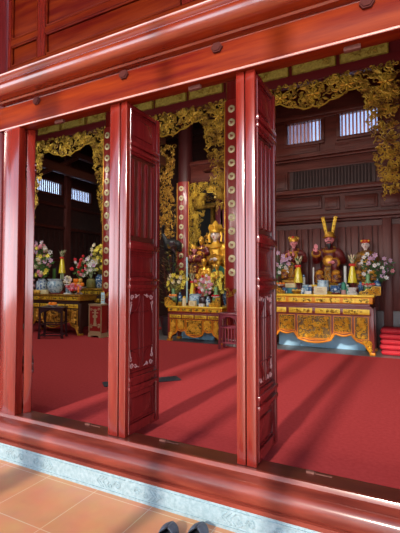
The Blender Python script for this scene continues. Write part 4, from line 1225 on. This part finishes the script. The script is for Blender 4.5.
def small_gilt(px, py0, py1, Y, label, halo=None, skin='gold_skin', robe='gold_skin', trim='gold', arms='hold'):
    z0, z1 = at(px, py1, Y).z, at(px, py0, Y).z; x = at(px, py1, Y).x
    h = (z1-z0)
    b = MB(); b.lathe([(.12, 0), (.13, .03), (.09, .10), (.09, z0-FLO-.10), (.13, z0-FLO-.03), (.125, z0-FLO)], 16, m='altar_red')
    tag(b.build('pedestal', None, (x, Y, FLO)), 'red pedestal under the '+label, 'pedestal')
    s = seated('deity_statue', label, (x, Y, z0+.003), h, robe, trim, skin, arms=arms, wide=.9)
    b = MB(); setmat(b, 'gold'); hs, hz = .098*h, .845*h
    b.lathe([(hs*.95, hz+hs*.35), (hs*1.0, hz+hs*.9), (hs*.5, hz+hs*1.5), (hs*.1, hz+hs*1.8)], 14); b.build('crown', s)
    if halo:
        b = MB(); n = 24; pts = [(.30*h*math.cos(k*2*PI/n), .60*h+.34*h*math.sin(k*2*PI/n)) for k in range(n)]
        b.prism_y(pts, .16*h, .19*h, halo); b.build('halo', s)
    return s
small_gilt(217, 264, 289, YM+.75, 'small gilded figure with a dark green halo', 'halo_green')
small_gilt(204, 259, 288, YM+.98, 'gilded figure left of the green halo')
small_gilt(225.5, 258, 288, YM+1.02, 'gilded figure right of the green halo')
small_gilt(201.5, 237, 268, YM+1.24, 'red and gold guardian figure left of the enthroned statue', None, 'gold_skin', 'robe_maroon', 'gold', 'raise')
small_gilt(194.5, 246, 274, YM+1.04, 'dark red attendant left of the guardian figure', None, 'skin_pink', 'robe_maroon', 'gold_old', 'pray')
# dark bird statue and plants at the far left of the middle bay
p = at(171, 262, YM+1.5)
r = thing('crane_statue', 'dark bird statue with spread wings left of the middle altar', 'statue', (p.x, p.y, FLO))
zb2 = p.z-FLO
blob([('e', (0, 0, zb2+.42), (.22, .16, .20)), ('t', [(-.1, -.05, zb2+.5), (-.20, -.1, zb2+.75), (-.14, -.16, zb2+.95)], [.09, .05, .05]), ('t', [(-.14, -.16, zb2+.95), (-.02, -.26, zb2+.93)], [.045, .012]),
      ('t', [(-.06, 0, zb2+.3), (-.06, .0, .0)], [.035, .03]), ('t', [(.08, 0, zb2+.3), (.08, .0, .0)], [.035, .03]), ('t', [(.10, .05, zb2+.5), (.18, .08, zb2+.44), (.22, .10, zb2+.26)], [.12, .12, .05])], 'ink', 'body', r, .02, 3)
b = MB(); setmat(b, 'ebony')
for k in range(7): b.tube([(.04+.02*k, -.13, zb2+.5), (.08+.022*k, -.15, zb2+.34-.02*k)], [.03, .012], 5)
b.build('wing_feathers', r)
p = at(170, 287, YM+.85)
b = MB(); b.lathe([(.16, 0), (.20, .1), (.24, .42), (.26, .46), (.22, .46)], 18, m='ebony'); pot = tag(b.build('plant_pot', None, (p.x, p.y, FLO)), 'dark round pot on the floor left of the middle altar', 'pot')
b = MB(); setmat(b, 'leaf_olive'); q = random.Random(9)
r = thing('potted_shrub', 'olive leafy shrub with rust tips left of the middle altar', 'plant', (p.x, p.y, FLO+.44))
for k in range(260):
    a = q.uniform(0, 6.3); h_ = q.uniform(.25, 1.75); rr = q.uniform(.05, .40)*(1-abs(h_-1.1)*.45)
    c_ = Vector((rr*math.cos(a), rr*.7*math.sin(a), h_)); d = Vector((math.cos(a), math.sin(a)*.6, q.uniform(-.2, .9))).normalized(); l = q.uniform(.08, .17)
    s_ = d.cross(Vector((0, 0, 1))).normalized()*l*.28
    b.add([c_-d*l*.4, c_+s_, c_+d*l*.6, c_-s_], [(0, 1, 2), (0, 2, 3)], q.choice(('leaf_olive', 'leaf_olive', 'leaf_green', 'rafter_wood', 'gold_old')))
tag(b.build('foliage', r), kind='stuff')
b = MB(); 
for k in range(6):
    a = k*1.05; b.tube([(0, 0, -.06), (.12*math.cos(a), .1*math.sin(a), .7), (.22*math.cos(a), .16*math.sin(a), 1.5)], [.014, .010, .005], 5, 'rafter_wood')
b.build('stems', r)

# plum wooden stand right of the middle altar
def open_stand(name, label, cat, x0, x1, yf, dep, ztop, m, rails=(.42, .16), arch=True, slats=0, rot=0):
    w = x1-x0; h = ztop-FLO
    r = thing(name, label, cat, ((x0+x1)/2, yf, FLO+.022), rot)
    h -= .022
    b = MB(); b.span((-w/2-.02, -.02, h-.035), (w/2+.02, dep+.02, h), m, .01); b.build('top', r)
    for sx in (-1, 1):
        for yy in (0.02, dep-.02):
            b = MB(); x = sx*(w/2-.02); b.tube([(x, yy, h-.03), (x, yy, h*.4), (x*1.06, yy, 0)], [.032, .028, .032], 4); b.ms[:] = [m]; b.build('leg', r)
    for f_ in rails:
        b = MB(); setmat(b, m)
        for yy in (.02, dep-.02): b.span((-w/2+.02, yy-.012, h*f_-.014), (w/2-.02, yy+.012, h*f_+.014))
        for sx in (-1, 1): b.span((sx*(w/2-.02)-.012, .02, h*f_-.014), (sx*(w/2-.02)+.012, dep-.02, h*f_+.014))
        b.build('stretcher', r)
    n = 14
    for yy in (.0, dep-.03):
        b = MB()
        top = [(-w/2+.02, h-.035), (w/2-.02, h-.035)]
        low = [(w/2-.02-(w-.04)*k/n, h-.07-.13*h*(1-math.sin(PI*k/n)) if arch else h-.12) for k in range(n+1)]
        b.prism_y(top+low, yy+.005, yy+.025, m); b.build('arched_apron', r, smooth=False)
    for k in range(slats):
        b = MB(); x = -w/2+.02+(w-.04)*(k+1)/(slats+1); b.span((x-.010, .01, h*rails[-1]), (x+.010, .03, h*rails[0]), m); b.build('spindle', r)
    return r
YP = ground(218, 349, FLO+.02).y
xa, xb = at(218.5, 330, YP).x, at(238, 330, YP).x
open_stand('offering_stand', 'plum red open wooden stand beside the middle altar', 'stand', xa, xb, YP, .26, at(225, 313, YP).z, 'plum_wood', (.60, .18), True, 5)
# ebony stand in the left bay
YE = ground(57, 341, FLO+.02).y
xa, xb = at(40, 330, YE).x, at(57.5, 330, YE).x
es = open_stand('offering_stand', 'tall ebony open stand before the left altar', 'stand', -.26, .26, 0, .44, at(50, 307.5, YE).z, 'ebony', (.45, .10), True, 0)
pc = at(52.5, 330, YE+.15)
es.location = (pc.x-.07, YE+.15, FLO+.022); es.rotation_euler = (0, 0, math.radians(32))
zt = at(50, 307.5, YE).z
po = at(52.5, 307, YE+.3)
plate('small plate with tangerines on the ebony stand', (po.x, YE+.3, zt+.004), .14)
fruit_row('orange', 3, po.x, YE+.3, zt+.022, .042, 'on the small plate of the ebony stand', 'tangerines on the ebony stand')
# red and cream donation chest
YD = ground(95, 337.5, FLO+.02).y
xa, xb = at(89, 320, YD).x, at(101.5, 320, YD).x; zt = at(94, 304, YD).z
r = thing('donation_chest', 'upright red chest with cream ornament in the left bay', 'chest', ((xa+xb)/2, YD, FLO+.022))
w = xb-xa; h = zt-FLO-.022
b = MB(); b.span((-w/2, 0, .09), (w/2, w*.62, h-.03), 'board_red', .008); b.build('body', r)
b = MB(); b.span((-w/2-.015, -.015, h-.03), (w/2+.015, w*.62+.015, h), 'cream_gilt', .008); b.span((-w*.18, w*.3, h), (w*.18, w*.34, h+.003), 'ink'); b.build('lid', r)
b = MB(); b.prism_y([(-w/2-.02, 0), (-w/2+.06, 0), (-w/2+.09, .04), (w/2-.09, .04), (w/2-.06, 0), (w/2+.02, 0), (w/2+.01, .10), (-w/2-.01, .10)], -.015, w*.62, 'cream_gilt'); b.build('base', r, smooth=False)
b = MB(); setmat(b, 'cream_gilt'); y = -.004
for a, c_ in (((-w/2, .10), (-w/2+.018, h-.03)), ((w/2-.018, .10), (w/2, h-.03)), ((-w/2, h-.05), (w/2, h-.03)), ((-w/2, .10), (w/2, .14))): b.span((a[0], y-.008, a[1]), (c_[0], y+.008, c_[1]))
for sx in (-1, 1):
    for zz, rr in ((.28, .04), (.24, .03), (h-.12, .035)): b.curl(sx*(w/2-.075), zz, y-.004, rr, .010, 0, sx, 1.2)
b.prism_y([(x*.72, z) for x, z in [(-.07, .26), (.07, .26), (.05, .34), (.035, .44), (.09, .46), (.09, .50), (.03, .52), (.03, .60), (0, .66), (-.03, .60), (-.03, .52), (-.09, .50), (-.09, .46), (-.035, .44), (-.05, .34)]], y-.010, y+.004, 'cream_gilt')
for zz, ww in ((h-.14, .05), (h-.20, .09)): b.span((-ww, y-.006, zz-.012), (ww, y+.004, zz+.012))
b.build('front_ornament', r)
p = at(100, 300, YD+.12)
b = MB(); b.box((0, 0, .13), (.10, .012, .26), 'card_blue', .003); b.box((0, .02, .01), (.09, .08, .02), 'white_glaze')
cd = tag(b.build('card_holder', None, (xb-.07, YD+.12, zt+.004)), 'pale blue upright card on top of the red chest', 'card')
b = MB()
for k in range(3): b.span((-.03, -.008, .07+.05*k), (.03, -.005, .09+.05*k), 'paper_line')
b.build('print', cd)

# ------------------------------------------------------------------ goods on the left altars
L1, L2, L3 = YLA+.08, YLA+.22, YLA+.38
def lz_(px, n): return M_(px, n, L1)
vase('large blue and white vase at the left end of the left altar', put(42, L2, lz), lz_(42, 15), lz_(42, 6), 'porcelain', 'jar')
bouquet('tall mixed bouquet of pink, white and yellow flowers, left on the left altar', put(42.5, L2, lz+lz_(42, 12)), lz_(42, 24), lz_(42, 40), .3, [('lily_lilac', 1.2), ('lily_white', 1.6), ('round_pink', 1.6), ('lily_yellow', 1), ('round_cream', .8)], 46, lz_(42, 2.6), 'leaf_green', 110, 66)
fruit_row('peach', 2, put(36.5, L1-.02, 0).x, L1-.02, lz+.002, lz_(36, 2.1), 'loose on the left altar below the tall bouquet', 'golden fruit on the left altar')
box_thing('tan paper packet at the front of the left altar', put(45, L1-.02, lz), (lz_(45, 8), .10, lz_(45, 4)), 'cream_paper', 'paper_line', 'paper_packet', 'packet', False)
censer('wide pale blue incense bowl on the left altar', put(55.5, L1+.06, lz), lz_(55, 8), lz_(55, 15), 'porcelain_pale', sticks=0)
r = thing('shrine_tablet', 'dark framed tablet behind the pale blue incense bowl', 'tablet', put(53.5, L3+.05, lz))
b = MB(); b.span((-lz_(53, 4), 0, 0), (lz_(53, 4), .08, lz_(53, 4)), 'ebony', .006); b.span((-lz_(53, 3), .02, lz_(53, 4)), (lz_(53, 3), .06, lz_(53, 29)), 'ebony', .006); b.build('panel', r)
b = MB(); b.span((-lz_(53, 2), .012, lz_(53, 8)), (lz_(53, 2), .021, lz_(53, 26)), 'leaf_green', .003); b.build('inscribed_field', r)
cone_bouquet('yellow wrapped cone with red ribbon on green legs on the left altar', put(62, L2+.02, lz+lz_(62, 14)), lz_(62, 32), lz_(62, 7), seed=5, legs=True, stemh=.22)
b = MB(); b.lathe([(lz_(62, 3), 0), (lz_(62, 3.2), .02), (lz_(62, 1.6), .05), (lz_(62, 1.6), lz_(62, 13)), (lz_(62, 3), lz_(62, 14))], 16, m='altar_red'); tag(b.build('stand', None, put(62, L2+.02, lz)), 'turned red stand under the yellow cone on the left altar', 'stand')
r = thing('footed_dish', 'small pale footed dish with white flowers on the left altar', 'dish', put(68.3, L1, lz))
b = MB(); b.span((-lz_(68, 4), -.06, 0), (lz_(68, 4), .06, .03), 'white_glaze', .006)
for sx in (-1, 1): b.span((sx*lz_(68, 2)-.015, -.02, .03), (sx*lz_(68, 2)+.015, .02, lz_(68, 9)), 'porcelain_pale')
b.span((-lz_(68, 3.4), -.06, lz_(68, 9)), (lz_(68, 3.4), .06, lz_(68, 10)), 'white_glaze', .006); b.build('stand', r)
bouquet('low cluster of white blooms on the pale footed dish', put(68.3, L1, lz+lz_(68, 9.8)), lz_(68, 9), lz_(68, 8), .12, [('round_white', 2), ('round_cream', 1)], 12, lz_(68, 1.6), 'leaf_green', 24, 67)
# fruit and flower tower
cx = put(79, L2, lz)
r = thing('cake_stand', 'white footed plate carrying a tower of fruit and flowers on the left altar', 'plate', cx)
b = MB(); b.lathe([(lz_(79, 4), 0), (lz_(79, 4), .02), (lz_(79, 1.2), .06), (lz_(79, 1.2), lz_(79, 5)), (lz_(79, 8), lz_(79, 7)), (lz_(79, 7.8), lz_(79, 7.4)), (lz_(79, 2), lz_(79, 6))], 20, m='white_glaze'); b.build('plate', r)
n_ = 0
q = random.Random(14)
names = ('front left', 'front middle', 'front right')
for ring, (zz, rr, cnt) in enumerate(((8.0, 6.3, 5), (12.0, 4.2, 3))):
    for k in range(cnt):
        a = PI+PI*(k+.5)/cnt
        lab = 'orange in the fruit tower on the left altar, ' + (('low at far left', 'low at left', 'low in front', 'low at right', 'low at far right') if ring == 0 else ('upper left', 'upper middle', 'upper right'))[k]
        fruit('orange' if (k+ring) % 3 else 'peach', lab if (k+ring) % 3 else lab.replace('orange in', 'golden fruit in'), (cx.x+lz_(79, rr)*math.cos(a), cx.y+lz_(79, rr)*.8*math.sin(a), lz+lz_(79, zz)), lz_(79, 2.15), 'fruit in the tower')
bouquet('red anthuriums and pale leaves rising from the fruit tower', (cx.x, cx.y+.03, lz+lz_(79, 14)), lz_(79, 17), lz_(79, 26), .2, [('round_red', 2), ('round_pink', 1), ('round_cream', .7), ('lily_white', .6)], 18, lz_(79, 2.0), 'leaf_green', 70, 68)
bouquet('ring of pink roses around the foot of the fruit tower', (cx.x, cx.y-.14, lz+lz_(79, 3.0)), lz_(79, 20), lz_(79, 7), .12, [('round_pink', 3), ('round_red', 1)], 24, lz_(79, 1.7), 'leaf_green', 24, 69)
candle('orange candle at the corner of the left altar', put(78.5, L1-.06, lz-.0), lz_(79, 8), lz_(79, 1.0), 'orange_peel')
# rear left altar
K1, K2 = YLR+.10, YLR+.30
def kz_(px, n): return M_(px, n, K1)
vase('large blue and white vase on the brown altar at the back of the left bay', put(100, K2, rz), kz_(100, 14), kz_(100, 5), 'porcelain_deep', 'jar')
bouquet('yellow and cream chrysanthemums in the blue and white vase of the left bay', put(100.5, K2, rz+kz_(100, 12)), kz_(100, 22), kz_(100, 32), .3, [('lily_yellow', 3), ('round_yellow', 1.5), ('lily_cream', 1)], 32, kz_(100, 2.6), 'leaf_olive', 80, 70)
vase('dark square-shouldered pot left of the yellow chrysanthemums', put(91, K1, rz), kz_(91, 10), kz_(91, 4.6), 'leaf_olive', 'jar')
bouquet('white and pale pink flowers in the dark pot of the left bay', put(91, K1, rz+kz_(91, 8)), kz_(91, 17), kz_(91, 27), .24, [('lily_white', 2.4), ('lily_lilac', 1), ('lily_cream', 1)], 22, kz_(91, 2.5), 'leaf_pale', 60, 71)

# ------------------------------------------------------------------ on the floor and the terrace
a_, b_ = ground(103, 385, CAR), ground(179, 378.5, CAR)
mb = MB(); L = (b_-a_).length
mb.span((0, -.11, 0), (L, .11, .012), 'mat_rubber', .005)
for k in range(12): mb.span((L*(k+.3)/12, -.10, .012), (L*(k+.6)/12, .10, .015), 'mat_rubber')
tag(mb.build('floor_mat', None, (a_.x, a_.y, CAR+.001), math.atan2(b_.y-a_.y, b_.x-a_.x)), 'narrow dark rubber strip lying on the carpet behind the left door pair', 'mat')

def shoe(label, loc, rot):
    """slip-on: closed vamp over the toes, low sides and an open collar behind"""
    r = thing('shoe', label, 'shoe', loc, rot, 'pair of dark slip-on shoes'); L = .285; N = 26; K = 8
    def hw(t):
        w = .036+.020*math.sin(min(1.0, t/.72)*PI/2)
        if t > .74: w *= math.sqrt(max(.004, 1-((t-.74)/.26)**2))
        if t < .10: w *= math.sqrt(max(.02, 1-((.10-t)/.10)**2))
        return w
    rim = [(hw(k/N), L*(k/N-.5)) for k in range(N+1)]
    b = MB(); b.prism_z([(x*1.06, y) for x, y in rim]+[(-x*1.06, y) for x, y in rim[::-1]], 0, .026, 'shoe_inside'); b.build('sole', r, sharp=50)
    b = MB(); b.prism_z([(x*.86, y*.95) for x, y in rim]+[(-x*.86, y*.95) for x, y in rim[::-1]], .026, .032, 'shoe_inside'); b.build('insole', r, sharp=50)
    vs = []; fs = []
    for k in range(N+1):
        t = k/N; w = hw(t); hgt = .066 if t < .55 else .066-.034*((t-.55)/.45)**1.4
        open_ = 0.0 if t > .56 else min(1.0, (.56-t)/.10)
        amax = (PI/2)*(1-.46*open_)
        for side in (1, -1):
            for j in range(K+1):
                a = amax*j/K
                vs.append((side*w*math.cos(a)**.8 if a < PI/2-1e-6 else 0.0, L*(t-.5), .020+hgt*math.sin(a)))
    row = 2*(K+1)
    for i in range(N):
        for sd in (0, 1):
            for j in range(K):
                o = i*row+sd*(K+1)+j
                fs.append((o, o+1, o+row+1, o+row))
    b = MB(); b.add(vs, fs, 'shoe_upper')
    hb = [(hw(0.02)*math.cos(PI+PI*k/10)*1.0, -L*.5+.012+.016*math.sin(PI+PI*k/10)) for k in range(11)]
    n0 = len(hb); b.add([(x, y, .02) for x, y in hb]+[(x, y+.004, .078) for x, y in hb], [(k, k+1, n0+k+1, n0+k) for k in range(n0-1)], 'shoe_upper')
    o = b.build('upper', r, sharp=80)
    md = o.modifiers.new('thick', 'SOLIDIFY'); md.thickness = .004; md.offset = 1
    c = MB()
    pts = [(.040, -L*.38, .062), (.046, -L*.15, .060), (.040, L*.0, .066), (.0, L*.065, .090), (-.040, L*.0, .066), (-.046, -L*.15, .060), (-.040, -L*.38, .062)]
    c.tube(pts, .005, 6, 'shoe_inside'); c.build('collar_trim', r)
    return r
for px, lab in ((174.5, 'left dark grey slip-on shoe at the bottom edge'), (202.5, 'right dark grey slip-on shoe at the bottom edge')):
    p = ground(px, 525.5, .035)
    shoe(lab, (p.x+.02, p.y-.135, .002), math.radians(14 if px < 180 else 8))
# ------------------------------------------------------------------ added shadow posts, sky, sun, camera
for x, w in ((-.83, .15), (-1.72, .14), (-2.97, .28), (-4.36, .18)):  # unseen posts, added to cast the shadow bands on the carpet
    b = MB(); b.lathe([(w*.62, 0), (w*.62, .12), (w*.5, .14), (w*.5, 4.85), (w*.6, 4.97)], 20, m='lacquer_z')
    struct(b.build('shadow_post', None, (x+.03, -2.98, 0), sharp=60))

W = bpy.data.worlds.new('sky'); S.world = W; W.use_nodes = True
nt = W.node_tree; bg = nt.nodes['Background']
tc = nt.nodes.new('ShaderNodeTexCoord'); sx = nt.nodes.new('ShaderNodeSeparateXYZ'); cr = nt.nodes.new('ShaderNodeValToRGB')
nt.links.new(tc.outputs['Generated'], sx.inputs[0]); nt.links.new(sx.outputs['Z'], cr.inputs[0])
e = cr.color_ramp.elements           # bright hazy courtyard sky
e[0].position = 0.17; e[0].color = (1.20, 1.27, 1.40, 1)
e[1].position = .7; e[1].color = (.30, .40, .56, 1)
k = e.new(.33); k.color = (.42, .52, .68, 1)
nt.links.new(cr.outputs[0], bg.inputs['Color']); bg.inputs['Strength'].default_value = 3.0

# tiled eave over the terrace
b = MB(); b.prism_x([(-.30, 5.55), (-3.2, 5.03), (-3.2, 5.15), (-.30, 5.70)], -9, 6, 'hall_wood')
for k in range(31):
    x = -8.8+k*.48; b.prism_x([(-.30, 5.47), (-3.1, 4.97), (-3.1, 5.05), (-.30, 5.56)], x, x+.09, 'hall_wood')
struct(b.build('eave', smooth=False), 'timber eave over the terrace')

L = bpy.data.lights.new('sun', 'SUN'); L.energy = 3.7; L.angle = math.radians(2.4); L.color = (1.0, .90, .78)
lo = bpy.data.objects.new('sun', L); COL.objects.link(lo)
el, az_ = math.radians(25), math.radians(1.5)
d = Vector((math.sin(az_)*math.cos(el), math.cos(az_)*math.cos(el), -math.sin(el)))
lo.rotation_euler = d.to_track_quat('-Z', 'Y').to_euler(); lo.location = (0, -8, 5)

def fill_light(name, loc, rot, size, power, col=(1, .93, .84)):
    l = bpy.data.lights.new(name, 'AREA'); l.shape = 'RECTANGLE'; l.size, l.size_y = size; l.energy = power; l.color = col
    o = bpy.data.objects.new(name, l); COL.objects.link(o); o.location = loc; o.rotation_euler = rot
# unseen fill lights, added to brighten the hall
fill_light('front_hall_fill', (-3.6, .40, 3.6), (math.radians(68), 0, 0), (9, .2), 140)
fill_light('right_wing_fill', (-1.2, 5.15, 4.7), (math.radians(14), 0, 0), (2.4, .15), 5)
fill_light('sanctum_fill', (-4.6, 5.15, 4.5), (math.radians(58), 0, 0), (2.2, .15), 60)
fill_light('left_wing_fill', (-7.8, 3.6, 4.6), (math.radians(32), 0, 0), (2, .2), 30)

cam = bpy.data.cameras.new('camera'); co = bpy.data.objects.new('camera', cam); COL.objects.link(co)
cam.sensor_fit = 'HORIZONTAL'; cam.sensor_width = 36; cam.lens = 36*FOC/400
M = Matrix((RGT, UPV, -FWD)).transposed().to_4x4(); M.translation = CAM
co.matrix_world = M; cam.clip_start = .05
S.camera = co
S.view_settings.view_transform = 'Standard'; S.view_settings.look = 'None'
S.view_settings.gamma = 1; S.view_settings.use_curve_mapping = False
S.view_settings.exposure = 0.0
S.cycles.use_denoising = True
S.cycles.max_bounces = 8; S.cycles.diffuse_bounces = 5
